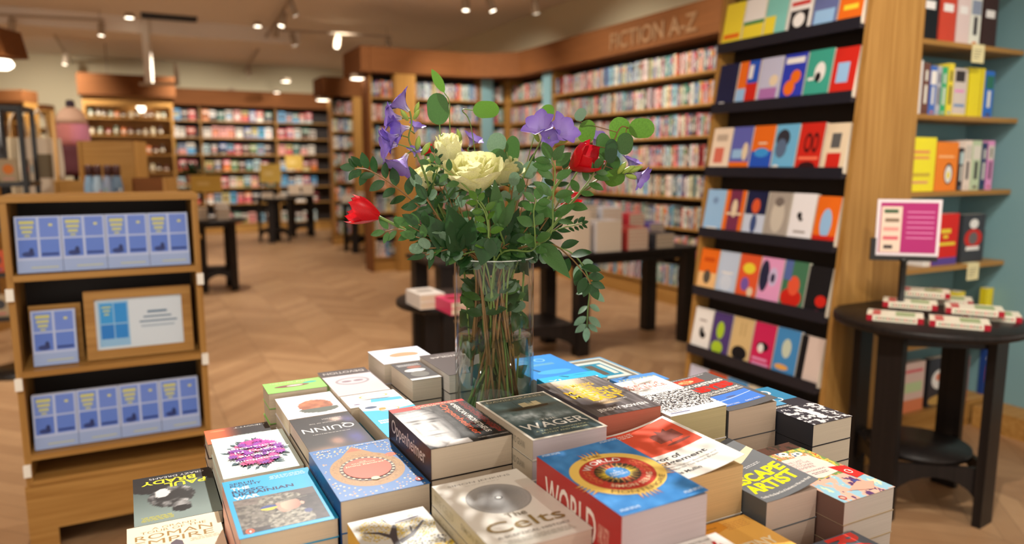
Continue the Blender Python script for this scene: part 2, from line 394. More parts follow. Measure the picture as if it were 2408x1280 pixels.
# ---- white lamps under the header ends and ceiling lights
def downlight(p, r, label, M=None):
    t = thing('downlight', label, 'light', p); m = MB()
    m.lathe([(r, 0), (r * 1.05, .02), (r * .9, .06), (0, .06)], 20); m.build('housing', M_track, t)
    m = MB(); m.lathe([(0, -.004), (r * .92, -.004), (r * .92, -.001)], 20); m.build('lamp_face', M_lamp, t)
    return t
downlight(AB(2.84, 9.85, 2.56), .11, 'round glowing lamp under the left end of the curved header')
downlight(AB(3.21, 13.4, 2.559), .12, 'round glowing lamp right of the far wall header')
downlight(at(304, 42, 10.3), .06, 'small round ceiling light left of the black ceiling grille')
downlight(at(606, 62, 10.6), .05, 'small ceiling light beside the near end of the diagonal track')
downlight(at(545, 214, 15.4), .06, 'dim small light just above the far wall header, leftmost of three')
downlight(at(672, 192, 14.5), .09, 'brightest small light above the far wall header, upper one')
downlight(at(651, 218, 15.5), .06, 'dim small light just above the far wall header, below the brightest')
m = MB()
g = thing('ceiling_grille', 'black slotted ventilation grille in the ceiling', 'vent', AB(.1, 12.0, 3.47), ROT - .0)
gp = at(398, 42, 10.45); g.location = (gp.x, gp.y, 3.47)
m.box(-.36, -.09, 0, .36, .09, .049); m.build('grille_frame', M_blackplastic, g)
for k in range(6):
    q = MB(); q.box(-.35, -.075 + k * .027, -.008, .35, -.066 + k * .027, -.0005); q.build('slat', M_blackplastic, g)
for i, (px, py) in enumerate([(197, 72), (517, 93)]):
    r = ray(px, py); p = Vector((0, 0, EYE)) + r * (2.02 / r.z); m = MB(); m.lathe([(.0, -.05), (.04, -.045), (.05, 0), (.05, .02)], 16)
    o = m.build('smoke_detector', M_walnut, loc=(p.x, p.y, 3.49)); tag(o, 'small dark round detector on the ceiling, ' + ('left of the grille' if i == 0 else 'right of the grille'), 'detector')
# tracks: grey rails with spot heads
def track(p0, p1, label, heads):
    p0 = Vector(p0); p1 = Vector(p1); d = (p1 - p0); t = thing('light_track', label, 'track light', p0)
    m = MB(); L = d.length; ang = math.atan2(d.y, d.x); Mx = Matrix.Rotation(ang, 4, 'Z')
    m.box(0, -.018, -.03, L, .018, 0, M=Mx); m.build('rail', M_track, t)
    for u in (.04, .96):
        q = MB(); c = Mx @ Vector((u * L, 0, 0)); q.tube([c, c + Vector((0, 0, 3.52 - p0.z))], .006); q.build('hanger', M_track, t)
    for j, (u, tilt, az) in enumerate(heads):
        c = Mx @ Vector((u * L, 0, -.03)); q = MB(); q.tube([c, c + Vector((0, 0, -.07))], .014, 8)
        st = q.build('stem', M_track, t)
        dirv = Vector((math.sin(tilt) * math.cos(az), math.sin(tilt) * math.sin(az), -math.cos(tilt)))
        q = MB(); e = c + Vector((0, 0, -.07)); q.tube([e - dirv * .05, e - dirv * .045, e + dirv * .12, e + dirv * .125], [.03, .042, .045, .04], 14); hd = q.build('spot_head', M_track, t)
        q = MB(); q.tube([e + dirv * .1255, e + dirv * .1275], .034, 14); q.build('lamp_face', M_lamp, hd)
def cz(px, py, z=3.40):
    r = ray(px, py); return Vector((0, 0, EYE)) + r * ((z - EYE) / r.z)
track(cz(560, 190), cz(715, -60), 'diagonal track rail with spots above the far tables', [(.75, .6, 2.0), (.83, .3, 4), (.9, .5, 1), (.3, .4, 2)])
track(cz(660, 68), cz(920, 84), 'cross track rail left of the curved header', [(.1, .3, 1), (.5, .2, 4), (.97, .2, 0)])
track(cz(-30, 30), cz(245, 44), 'track rail at upper left with a large spot head', [(.2, .2, 3), (.97, .1, 4)])
track(cz(200, 200), cz(118, 62), 'slanting track rail above the pink plush', [(.3, .3, 1), (.7, .2, 4)])
track(cz(990, -30, 3.35), cz(1330, -14, 3.35), 'nearest track rail at the top with three spot heads', [(.3, .1, 4.7), (.46, .35, 0), (.78, .3, 1)])
# white ceiling pole with a crossbar
pp = at(342, 60, 10.6); t = thing('ceiling_pole', 'white pole hanging from the ceiling with a small crossbar', 'pole', (pp.x, pp.y, 2.6), 0)
m = MB(); m.box(-.05, -.03, .01, .05, .03, .92); m.build('pole', M_white, t)
m = MB(); m.box(-.14, -.03, -.03, .42, .03, .009); m.build('crossbar', M_track, t)
m = MB(); m.box(.38, -.03, .01, .42, .03, .28); m.build('bracket', M_track, t)
# exit sign
es = at(256, 222, 13.0); t = thing('exit_sign', 'glowing cyan exit sign hanging at far left', 'sign', es, ROT)
m = MB(); m.box(-.16, 0, -.08, .16, .04, .08); m.build('sign_case', M_white, t)
m = MB(); m.face([(-.15, -.002, -.07), (.15, -.002, -.07), (.15, -.002, .07), (-.15, -.002, .07)]); m.build('sign_face', M_exit, t)
m = MB(); m.tube([(0, .02, .08), (0, .02, 3.52 - es.z)], .01); m.build('hanger', M_track, t)
# ============================================================ face-out fixture near right
FA, FB0, FB1 = 2.7485, 2.268, 3.156
# local frame: x = along -b (0 at b=FB1), y = +a from FA ; rz = ROT-90
fx = thing('display_bookcase', 'tall oak face-out bookcase with black shelves, right of the fiction wall', 'bookcase', AB(FA, FB1), ROT - math.pi / 2)
FL = FB1 - FB0; SL = .0845; HT = 2.95
def side(x0, x1):
    m = MB(); m.prism([(0, 0), (SL * HT, HT), (.54, HT), (.54, 0)], x0, x1, 'x'); return m
side(-.028, 0).build('side_panel', M_oak, fx); side(FL, FL + .028).build('end_panel', M_oak, fx)
m = MB(); m.prism([(.10, .0), (.10 + SL * HT, HT), (.12 + SL * HT, HT), (.12, 0)], .001, FL - .001, 'x'); m.build('back_panel', M_dark, fx)
FZ = [.13, .46, .79, 1.114, 1.444, 1.78, 2.098, 2.43]
for z in FZ:
    y = SL * z
    m = MB(); m.prism([(y - .035, z - .062), (y + .095, z - .045), (y + .095, z - .038), (y - .028, z - .045), (y - .028, z - .010), (y - .035, z - .010)], .002, FL - .002, 'x')
    sh = m.build('shelf', M_shelfblack, fx)
W_, K_, RD, OR, BL, NV, PK, GR, TL, YL, LB, CR, PU, GY = (236,232,228),(26,26,30),(204,40,30),(232,110,30),(36,84,190),(28,34,70),(228,150,196),(70,140,80),(60,160,140),(236,214,60),(150,190,228),(226,206,176),(120,90,170),(150,140,135)
ROWS = {
 2.43: [], 
 2.098: [('yellow and orange',[YL,(0,0,1,.1,OR),(.1,.2,.9,.3,OR)]),('yellow and white with a green band',[YL,(0,.5,1,1,W_),(0,.42,1,.5,GR)]),('aqua and yellow',[(130,200,190),(0,0,.5,.5,YL)]),('white and black with a red bar',[W_,(.1,.05,.9,.5,K_),('e',.5,.3,.25,.15,W_),(.1,.6,.9,.68,RD)]),('blue grey with a thin frame',[(100,110,160),(.1,.1,.9,.4,LB)]),('orange',[OR,(.2,.3,.8,.4,YL)])],
 1.78: [('black with faint writing',[NV,(.2,.1,.5,.14,W_)]),('orange, blue and red block',[OR,(.45,.5,1,1,BL),(.45,.0,1,.5,RD),(0,0,.45,.4,LB),(.5,.6,.7,.9,W_)]),('silver and mauve',[(190,190,214),(.1,0,.9,.35,(170,110,170)),('e',.7,.5,.2,.12,CR)]),('royal blue with an orange guitar shape',[(44,60,180),('e',.4,.3,.24,.16,OR),('e',.62,.52,.22,.14,OR),(.1,.8,.9,.92,W_),(.1,.03,.9,.08,W_)]),('sea green with a white bird',[TL,('e',.55,.55,.22,.2,W_),('e',.5,.45,.12,.1,K_),(.1,.4,.35,.46,W_)]),('red with a blue window',[RD,(.2,.3,.7,.7,LB)])],
 1.444: [('cream with red lettering',[(238,216,192),(.2,.2,.7,.55,(214,110,90)),(.2,.7,.8,.85,(190,170,150))]),('violet with an orange hill',[(96,100,180),(0,0,1,.22,OR),(.1,.3,.6,.5,LB),('e',.75,.45,.15,.2,CR)]),('orange over blue',[OR,(0,0,1,.45,BL),('e',.5,.42,.35,.1,(60,150,220)),(.3,.6,.7,.64,CR)]),('sky blue with a dark face',[(110,180,220),('e',.35,.7,.3,.2,(50,50,60)),('e',.32,.5,.25,.2,(90,110,140)),('e',.2,.1,.15,.06,W_)]),('bright red with black curls',[RD,('e',.4,.6,.16,.2,(60,16,20)),('e',.4,.6,.1,.13,RD),('e',.7,.6,.13,.2,(60,16,20)),('e',.7,.6,.08,.13,RD),(.1,.26,.9,.32,(240,120,90)),('e',.5,.12,.35,.1,(50,20,24))]),('cream with red blocks',[CR,(.2,.1,.8,.4,RD),(.3,.5,.7,.8,(90,90,90))])],
 1.114: [('pale blue',[LB,('e',.5,.75,.15,.08,(120,150,190)),(.2,.1,.8,.14,W_)]),('plum with orange sides',[(120,50,80),(0,0,.2,1,OR),(.8,0,1,1,OR),('e',.5,.6,.15,.2,CR),(.1,.45,.9,.5,CR)]),('navy and white with an orange figure',[NV,(0,0,1,.5,(200,210,230)),('e',.5,.68,.2,.16,(220,90,50)),('e',.5,.3,.15,.2,(60,80,130))]),('grey floral',[(170,160,150),('e',.5,.5,.3,.35,(205,196,182)),('e',.5,.8,.2,.1,(120,110,104)),(.1,.0,.9,.1,(90,90,110))]),('white with a small black bird',[(238,236,240),('e',.4,.55,.1,.07,K_),(.4,.44,.55,.5,K_),(.25,.2,.75,.24,GY)]),('orange with blue drop',[OR,('e',.5,.45,.25,.3,LB),(0,0,1,.2,RD)])],
 .79: [('orange over peach',[(238,190,130),(0,.45,1,1,OR),('e',.5,.35,.2,.16,(90,80,70)),(.2,.7,.8,.8,(200,80,20))]),('icy blue',[(190,204,226),(.2,.5,.8,.54,W_),('e',.5,.3,.3,.2,(206,216,232))]),('orange patterned',[(226,90,50),('e',.5,.7,.3,.12,YL),('e',.4,.35,.2,.15,PU),('e',.7,.2,.15,.1,CR)]),('pink with a dark profile',[(232,160,205),('e',.2,.6,.22,.34,(40,42,70)),('e',.6,.6,.2,.2,(205,190,225)),('e',.6,.58,.1,.1,(40,40,70))]),('red and green painted',[(70,120,90),('e',.45,.25,.45,.2,RD),('e',.5,.5,.25,.2,(230,90,60)),(0,.6,.35,1,(90,110,170))]),('black with red spots',[K_,('e',.7,.3,.25,.12,RD),('e',.6,.06,.2,.05,(230,80,120))])],
 .46: [('white with a small black insect',[W_,('e',.5,.45,.12,.12,(90,90,90)),('e',.6,.38,.15,.08,K_),(.3,.7,.7,.74,GY)]),('violet with lime figures',[(80,60,120),('e',.45,.6,.2,.2,(170,200,50)),('e',.4,.2,.3,.15,(170,200,50))]),('tan with a black hillside',[(214,184,130),('e',.5,.22,.38,.16,K_),(.4,.6,.45,.9,(180,150,100)),(.6,.6,.65,.9,(180,150,100))]),('crimson with a badger head',[(204,40,90),('e',.5,.5,.28,.1,K_),('e',.42,.46,.14,.1,W_),(.1,.1,.9,.15,PK),(.1,.2,.8,.25,PK)]),('blue with yellow blossoms',[(70,140,200),('e',.5,.6,.2,.2,(200,210,190)),('e',.4,.2,.3,.06,(230,170,90))]),('white edged dark',[(220,200,190),(0,0,.3,1,K_)])],
 .13: [('white and blue',[(206,206,226),(.0,0,1,.5,(50,90,190))]),('rust orange',[(210,80,40),('e',.5,.5,.25,.25,(150,50,40))]),('sky blue',[(80,150,210),('e',.5,.5,.3,.2,(110,170,220))]),('beige',[(220,206,180),(.2,.7,.8,.75,GY)]),('teal and white',[(120,170,180),('e',.5,.5,.3,.2,W_)]),('navy',[NV,(.2,.6,.8,.7,W_)])]}
SN = {2.098: 'top', 1.78: 'second', 1.444: 'third', 1.114: 'fourth', .79: 'fifth', .46: 'sixth', .13: 'seventh'}
rnd = random.Random(5)
for z, row in ROWS.items():
    x = .012
    for i, (nm, art) in enumerate(row):
        W = .139 if i < 5 else .126
        if x + W > FL - .004: W = FL - .004 - x
        y = SL * z; m = MB()
        # lean back: rotate about x by the slope
        Mx = Matrix.Translation((0, -.022, 0)) @ Matrix.Rotation(-math.atan(SL) * 2.2, 4, 'X')
        face_book(m, W, .236 if i < 5 else .228, .03 if i % 2 else .022, art, rnd, Mx)
        o = m.build('face_out_paperback', M_print, loc=AB(FA + y, FB1 - x, z - .036), rz=ROT - math.pi / 2)
        tag(o, '%s face-out paperback on the %s visible black shelf' % (nm, SN[z]), 'book', 'face-out paperbacks on black shelves'); x += W + .009

# ============================================================ teal bay at the far right
BZ = [.14, .52, .92, 1.31, 1.69, 2.045, 2.41]
bay = thing('wall_bookcase', 'teal backed wall bay with oak shelves at the right edge', 'bookcase', AB(3.30, 2.35), ROT)
BW = .995
m = MB(); m.box(0, .27, 0, BW, .29, 3.3); m.build('back_panel', M_teal, bay)
m = MB(); m.box(0, 0, 0, .02, .269, 3.3); m.build('side_panel', M_oak, bay)
m = MB(); m.box(.021, .0, 0, BW, .269, .115); m.build('plinth', M_oakx, bay)
for z in BZ:
    m = MB(); m.box(.021, -.004, z - .024, BW - .002, .269, z); m.build('shelf', M_oakx, bay)
def bayx(px, z, b=2.35):
    r = ray(px, 600)
    # solve on plane b for the given z by iterating py
    py = 600
    for _ in range(8):
        r = ray(px, py); t = b / (-SA * r.x + CA * r.y); zz = EYE + r.z * t; py += (zz - z) * F / t
    p = r * t; return p.x * CA + p.y * SA - 3.30
# rows: (z, [(px0, px1, h, kind, colour, name, art)])
BAY = [
 (2.045, [(2150,2166,.24,(60,80,160),'blue'),(2168,2180,.24,(190,60,60),'red'),(2182,2222,.25,K_,'black'),(2226,2264,.25,(200,70,50),'red and white'),(2266,2296,.25,(222,200,196),'pale pink'),(2298,2322,.25,(226,226,214),'white'),(2326,2360,.25,(60,36,34),'dark brown')]),
 (1.69, [(2142,2182,.26,W_,'white with an orange mark'),(2184,2200,.25,(110,70,60),'brown'),(2202,2216,.24,(70,110,190),'blue'),(2218,2228,.24,(180,180,190),'grey'),(2229,2241,.24,(60,170,110),'green'),(2243,2256,.26,YL,'lemon yellow'),(2257,2288,.24,(210,196,190),'white patterned with black top'),(2292,2328,.25,(236,216,40),'bright yellow'),(2331,2351,.24,(50,110,200),'royal blue')]),
 (1.31, [(2126,2138,.25,(204,50,40),'red'),(2140,2213,.27,(240,226,50),'large yellow face-out'),(2215,2266,.25,(236,130,40),'orange face-out with a white bird'),(2270,2280,.22,(50,40,44),'black'),(2282,2298,.26,(232,214,200),'white and orange'),(2300,2320,.26,(190,206,170),'sage green'),(2322,2334,.25,(50,60,100),'navy'),(2336,2350,.26,(226,150,200),'pink')]),
 (.92, [(2190,2206,.25,W_,'white'),(2208,2266,.27,(216,36,30),'red face-out with yellow writing'),(2276,2328,.26,(60,60,66),'dark face-out with a white figure')]),
 (.52, [(2100,2140,.15,(220,200,180),'cream'),(2150,2190,.12,(220,130,60),'orange'),(2262,2280,.24,(230,210,60),'yellow'),(2330,2350,.24,(240,220,60),'bright yellow')]),
 (.14, [(2086,2132,.27,(226,130,110),'coral and blue face-out'),(2136,2186,.27,(220,190,180),'pink and green face-out'),(2196,2240,.27,(54,52,60),'dark face-out with a white beard'),(2262,2290,.25,(190,60,60),'red'),(2330,2366,.27,(40,70,140),'navy face-out with a red figure')]),
]
SNB = {2.045:'uppermost',1.69:'second',1.31:'third',.92:'fourth',.52:'fifth',.14:'lowest'}
EX = {'large yellow face-out':[(240,226,50),(.2,.7,.8,.76,(230,150,90)),(.2,.6,.8,.65,(230,150,90)),(.15,.28,.85,.34,(200,170,60)),(.2,.15,.8,.19,(220,140,120))],
 'orange face-out with a white bird':[(236,130,40),('e',.6,.35,.2,.22,K_),('e',.6,.34,.16,.18,W_),('e',.6,.32,.08,.08,YL),(.1,.68,.8,.72,(250,190,130))],
 'red face-out with yellow writing':[(216,36,30),(.3,.62,.7,.7,YL),(.4,.52,.6,.58,YL),(.1,.38,.9,.44,YL),(0,0,1,.14,(90,70,150))],
 'dark face-out with a white figure':[(60,60,66),('e',.5,.8,.2,.1,W_),('e',.5,.5,.4,.2,RD),('e',.5,.5,.2,.13,(110,100,100)),(.2,.25,.8,.33,W_)],
 'coral and blue face-out':[(226,130,110),(0,0,1,.42,(70,150,200)),(.2,.7,.8,.76,(240,180,160)),(.2,.15,.8,.2,W_)],
 'pink and green face-out':[(220,190,180),(0,.0,1,.25,(220,130,90)),(.1,.4,.9,.6,(190,210,160)),(.1,.8,.9,.86,(220,100,110))],
 'dark face-out with a white beard':[(54,52,60),('e',.55,.55,.38,.2,W_),('e',.55,.6,.18,.08,(220,130,100)),('e',.5,.12,.45,.1,(200,160,90))],
 'navy face-out with a red figure':[(40,70,140),('e',.5,.45,.25,.2,RD),(.2,.75,.8,.82,W_)],
 'white with an orange mark':[W_,('e',.4,.5,.3,.12,(226,90,50)),(.2,.75,.8,.79,(230,160,140)),(.1,.1,.7,.13,GY)],
 'white patterned with black top':[(214,200,190),(.1,.72,.8,.95,(60,50,50)),(.1,.5,.8,.56,PK),(.1,.2,.9,.26,(120,150,190)),(0,0,1,.05,YL)],
 'bright yellow':[(236,216,40),(.75,0,.82,1,(200,170,30))]}
for z, row in BAY:
    for (p0, p1, h, c, nm) in row:
        x0, x1 = bayx(p0, z + .1), bayx(p1, z + .1); m = MB()
        if x0 < .025: x0 = .025
        if x1 > BW - .004: x1 = BW - .004
        if x1 - x0 < .006: continue
        Wd = x1 - x0
        if nm in EX or Wd > .09: face_book(m, Wd, h, .035, EX.get(nm, [c, (.2, .6, .8, .75, W_)]), rnd)
        else: spine_mesh(m, Wd, h, .16, c, rnd)
        o = m.build('shelved_book', M_print, loc=AB(3.30 + x0, 2.385, z + .0005), rz=ROT)
        tag(o, '%s book on the %s visible shelf of the teal bay' % (nm, SNB[z]), 'book', 'books in the teal bay')
for (px, z, lab) in [(2296, 2.045, 'upper'), (2284, .92, 'middle'), (2358, .52, 'lowest')]:
    x = bayx(px, z); m = MB(); m.box(0, -.003, -.09, .10, 0, -.002, (232, 220, 170)); m.box(.0, -.003, -.001, .1, .03, .001, (232, 220, 170)); 
    for k in range(4): m.face([(.012, -.0035, -.03 - k * .013), (.08 - k * .008, -.0035, -.03 - k * .013), (.08 - k * .008, -.0035, -.026 - k * .013), (.012, -.0035, -.026 - k * .013)], (150, 140, 110))
    o = m.build('note_card', M_matte, loc=AB(3.30 + x - .04, 2.345, z + .0015), rz=ROT); tag(o, 'cream handwritten note card on the %s shelf edge of the teal bay' % lab, 'note card', 'note cards on teal bay shelves')

# ============================================================ round black tables
def round_table(cx, cy, r, h, rot, label, legr=None, legn=4):
    t = thing('round_table', label, 'table', (cx, cy, 0), rot)
    legr = legr or r * .70; tw = r * .28
    m = MB(); m.lathe([(0, h - .032), (r - .008, h - .032), (r, h - .026), (r, h - .006), (r - .006, h), (0, h)], 48); m.build('tabletop', M_black, t)
    m = MB()
    for k in range(legn):
        a = 2 * math.pi * (k + .5) / legn; Mx = Matrix.Rotation(a, 4, 'Z')
        m2 = MB(); m2.box(legr - .034, -tw / 2, 0, legr, tw / 2, h - .033, M=Mx); m2.build('leg', M_black, t)
    # apron between the legs and arched lower braces
    for k in range(legn):
        a = 2 * math.pi * k / legn; q = math.cos(math.pi / legn) * (legr - .013); hw = math.sin(math.pi / legn) * (legr - .013) - .02
        Mx = Matrix.Rotation(a, 4, 'Z')
        m2 = MB(); m2.box(q - .010, -hw, h - .085, q + .010, hw, h - .0335, M=Mx); m2.build('apron', M_black, t)
        pts = [(-hw, .24), (hw, .24), (hw, .04)] + [(hw * math.cos(u), .04 + .15 * math.sin(u)) for u in [math.pi * j / 12 for j in range(1, 12)]] + [(-hw, .04)]
        m2 = MB(); vs = [Mx @ Vector((q - .009, y, z)) for y, z in pts] + [Mx @ Vector((q + .009, y, z)) for y, z in pts]; n = len(pts)
        # build arch as quads: top strip
        top = [(-hw + 2 * hw * j / 12, .24) for j in range(13)]; bot = [(-hw * math.cos(math.pi * j / 12), .04 + .15 * math.sin(math.pi * j / 12)) for j in range(13)]
        for j in range(12):
            A, B, C, D = top[j], top[j + 1], bot[j + 1], bot[j]
            P = [Mx @ Vector((q + s, y, z)) for s in (-.009, .009) for y, z in (A, B, C, D)]
            m2.raw(P, [(0, 1, 2, 3), (7, 6, 5, 4), (0, 4, 5, 1), (3, 2, 6, 7)])
        m2.build('arched_brace', M_black, t)
    m = MB(); m.lathe([(0, .2401), (legr * .70, .2401), (legr * .70, .262), (0, .262)], 32); m.build('lower_shelf', M_black, t)
    return t
round_table(1.75, 3.05, .368, .815, math.radians(-10), 'round black wooden table at right holding slim books and a pink sign', .29)
# slim books on it
slimcol = (232, 226, 206)
def slim(x, y, z, rot, label, T=.024, W=.13, L=.205):
    t = thing('slim_book', label, 'book', (x, y, z), rot, 'slim cream books on the round table')
    m = MB(); m.box(-W / 2, -L / 2, 0, W / 2, L / 2, .0006, slimcol); m.box(-W / 2, -L / 2, T - .0006, W / 2, L / 2, T, slimcol)
    m.box(-W / 2, -L / 2, .0007, -W / 2 + .0006, L / 2, T - .0007, slimcol); 
    for sgn in (-1, 1): m.box(-W / 2 - .0003, sgn * L / 2 - (.022 if sgn > 0 else 0), 0.0001, -W / 2, sgn * L / 2 + (.022 if sgn < 0 else 0), T - .0001, (170, 26, 44))
    for k in range(14): m.box(-W / 2 - .0004, -L / 2 + .03 + k * .0105, T * .3, -W / 2 - .0001, -L / 2 + .036 + k * .0105, T * .7, [(190,60,60),(120,140,100),(150,110,90)][k % 3])
    m.box(-W / 2 + .01, L / 2 - .05, T + .0001, W / 2 - .01, L / 2 - .02, T + .0003, (196, 90, 90)); m.box(-W / 2 + .02, -L / 2 + .03, T + .0001, W / 2 - .02, -L / 2 + .1, T + .0003, (150, 170, 120))
    m.build('cover', M_print, t)
    m = MB(); m.box(-W / 2 + .0007, -L / 2 + .0015, .0008, W / 2 - .002, L / 2 - .0015, T - .0008, (226, 214, 190)); m.build('page_block', M_paper, t)
zt = .8152; r0 = math.radians(62)
SL_ = [(2105, 738, 0, 'bottom slim cream book at the left front of the round table'), (2140, 708, 1, 'slim cream book second up in the left pile of the round table'),
       (2172, 682, 2, 'topmost slim cream book of the left pile below the pink sign'),
       (2255, 752, 0, 'bottom slim cream book at the right front of the round table'), (2290, 722, 1, 'second slim cream book up in the right pile'),
       (2330, 735, 0, 'slim cream book lying at the back right of the round table'), (2225, 700, 0, 'slim cream book lying between the two piles')]
pos = {}
for i, (px, py, lv, lab) in enumerate(SL_):
    p = onz(px, py, zt + lv * .0245 + .024)
    slim(p.x, p.y, zt + lv * .0245, r0, lab)
# pink sign on a stand
p = at(2137, 650, 3.12); t = thing('table_sign', 'pink and cream poster in a black tabletop sign holder', 'sign', (p.x, p.y + .05, .8153), math.radians(-14))
zz = at(2137, 540, 3.12).z - .815
m = MB(); m.lathe([(0, 0), (.05, 0), (.05, .008), (.02, .014), (.014, .02), (.014, zz - .14), (.03, zz - .13), (.0, zz - .12)], 20); m.build('stand', M_blackplastic, t)
m = MB(); m.box(-.135, -.014, zz - .135, .125, .012, zz - .115); m.box(-.135, -.012, zz - .12, -.115, .01, zz - .04); m.build('holder', M_blackplastic, t)
m = MB(); m.box(-.118, -.004, zz - .114, .13, .003, zz + .125, (226, 216, 220)); m.face([(-.105, -.0046, zz - .102), (.118, -.0046, zz - .102), (.118, -.0046, zz + .112), (-.105, -.0046, zz + .112)], (170, 40, 110))
m.face([(-.1, -.005, zz - .1), (-.02, -.005, zz - .1), (-.02, -.005, zz + .095), (-.1, -.005, zz + .095)], (226, 204, 184))
for k, (a, b, c) in enumerate([(-.09, -.035, (60, 90, 60)), (-.085, -.03, (130, 110, 90)), (-.09, -.03, (220, 150, 140)), (-.09, -.03, (210, 100, 110)), (-.085, -.05, (70, 60, 60))]):
    zc = zz + .075 - k * .038; m.face([(a, -.0054, zc - .008), (b, -.0054, zc - .008), (b, -.0054, zc + .008), (a, -.0054, zc + .008)], c)
for k in range(6): m.face([(.0, -.0054, zz + .07 - k * .022), (.105, -.0054, zz + .07 - k * .022), (.105, -.0054, zz + .075 - k * .022), (.0, -.0054, zz + .075 - k * .022)], (220, 130, 180))
m.build('poster', M_print, t)

# other round tables
def pile(cx, cy, z, rot, n, T, W, L, col, nm, grp, mb_=None):
    for k in range(n):
        m = MB(); m.box(-W / 2, -L / 2, 0, W / 2, L / 2, .002, col); m.box(-W / 2, -L / 2, T - .002, W / 2, L / 2, T, col); m.box(-W / 2, -L / 2, .002, -W / 2 + .002, L / 2, T - .002, col)
        m.box(-W / 2 + .0021, -L / 2 + .002, .002, W / 2 - .003, L / 2 - .002, T - .002, (206, 186, 162))
        if k == n - 1: m.box(-W * .3, -L * .1, T, W * .3, L * .25, T + .0004, tuple(max(0, c - 70) for c in col))
        o = m.build('stacked_book', M_print, loc=(cx, cy, z + k * T), rz=rot)
        where = 'top' if k == n - 1 else ('bottom' if k == 0 else ordw(k + 1) + ' book up')
        lab = ('%s of the %s' if 'book' in where else '%s book of the %s') % (where, nm); tag(o, lab, 'book', grp)
def onfloor(px, py): return onz(px, py, 0)
T1 = Vector((-3.48, 8.45, 0))
T1 = at(508, 600, 8.55); round_table(T1.x, T1.y, .36, .82, .5, 'tall round black table right of the calendar bookcase')
pile(T1.x - .13, T1.y - .06, .8205, ROT, 6, .022, .14, .2, (196, 170, 140), 'left brown-edged pile behind the blue book shelves', 'books on the table behind the calendar bookcase')
pile(T1.x + .12, T1.y - .04, .8205, ROT, 6, .022, .14, .2, (190, 180, 170), 'right pale pile behind the blue book shelves', 'books on the table behind the calendar bookcase')
pile(T1.x + .03, T1.y + .17, .8205, ROT, 8, .022, .14, .2, (226, 218, 208), 'white back pile behind the blue book shelves', 'books on the table behind the calendar bookcase')
T2 = at(645, 520, 13.8); round_table(T2.x, T2.y, .40, .82, .9, 'round black table standing left of the farthest black table')
pile(T2.x - .1, T2.y, .8205, .3, 5, .02, .2, .26, (196, 170, 150), 'beige pile on the distant middle table, left pile', 'books on the distant middle table')
pile(T2.x + .14, T2.y, .8205, .3, 3, .02, .2, .26, (170, 150, 130), 'brown pile on the distant middle table, right pile', 'books on the distant middle table')
T3 = at(708, 500, 14.9); round_table(T3.x, T3.y, .40, .84, .4, 'farthest round black table in front of the far wall')
pile(T3.x - .12, T3.y, .8405, .3, 9, .022, .22, .26, (196, 160, 130), 'tall brown pile on the farthest table, left pile', 'books on the farthest table')
pile(T3.x + .15, T3.y, .8405, .3, 9, .022, .22, .26, (200, 166, 140), 'tall brown pile on the farthest table, right pile', 'books on the farthest table')
T4 = at(850, 540, 12.3); round_table(T4.x, T4.y, .42, .82, .6, 'round black table just left of the red tulip')
pile(T4.x - .2, T4.y - .05, .8205, .3, 5, .022, .2, .26, (232, 222, 208), 'white pile on the table left of the tulip, left pile', 'books on the table left of the tulip')
pile(T4.x + .06, T4.y - .05, .8205, .3, 7, .022, .2, .26, (226, 216, 206), 'white pile on the table left of the tulip, middle pile', 'books on the table left of the tulip')
# round low table behind the vase
T5 = at(1068, 712, 3.85); round_table(T5.x, T5.y, .30, .76, .35, 'round black table just behind the left of the vase', .22)
p = onz(1000, 690, .82)
pile(p.x, p.y, .7605, ROT, 2, .035, .13, .2, (222, 216, 210), 'white pair of books behind the vase', 'books on the table behind the vase')
p = onz(1062, 700, .82)
pile(p.x + .02, p.y - .02, .7605, ROT, 2, .03, .13, .2, (206, 50, 100), 'pink pair of books behind the vase', 'books on the table behind the vase')

# ============================================================ long black table with stacks (right of the vase, behind)
lt = thing('rectangular_table', 'long black table with tall book stacks, behind the vase', 'table', (0, 0, 0), 0)
c0 = onz(1340, 600, .79); la = c0.x * CA + c0.y * SA; lb = -SA * c0.x + CA * c0.y
q0 = onz(1030, 620.7, .79); a0 = q0.x * CA + q0.y * SA
def tx(px):
    p = onz(px, 600 - (px - 1340) * .0668, .79); return p.x * CA + p.y * SA - a0
lt.location = AB(a0, lb, 0); lt.rotation_euler = (0, 0, ROT); LW = tx(1650); XM = tx(1368)
m = MB(); m.box(0, 0, .76, LW, .64, .79); m.build('tabletop', M_black, lt)
for (x, y) in ((.03, .03), (XM, .03), (LW - .13, .03), (.03, .52), (XM, .52), (LW - .13, .52)):
    m = MB(); m.box(x, y, 0, x + .10, y + .10, .7595); m.build('leg', M_black, lt)
m = MB(); m.box(.14, .04, .70, XM - .01, .06, .7595); m.box(XM + .11, .04, .70, LW - .15, .06, .7595); m.build('apron', M_black, lt)
m = MB()
HWX = (XM - .01 - .14) / 2
top = [(.14 + 2 * HWX * j / 12, .26) for j in range(13)]; bot = [(.14 + HWX - HWX * math.cos(math.pi * j / 12), .04 + .16 * math.sin(math.pi * j / 12)) for j in range(13)]
for j in range(12):
    P = [Vector((x, s, z)) for s in (.05, .07) for x, z in (top[j], top[j + 1], bot[j + 1], bot[j])]
    m.raw(P, [(0, 1, 2, 3), (7, 6, 5, 4), (0, 4, 5, 1), (3, 2, 6, 7)])
m.box(.14, .0701, .235, XM - .01, .51, .26); m.build('arched_brace', M_black, lt)
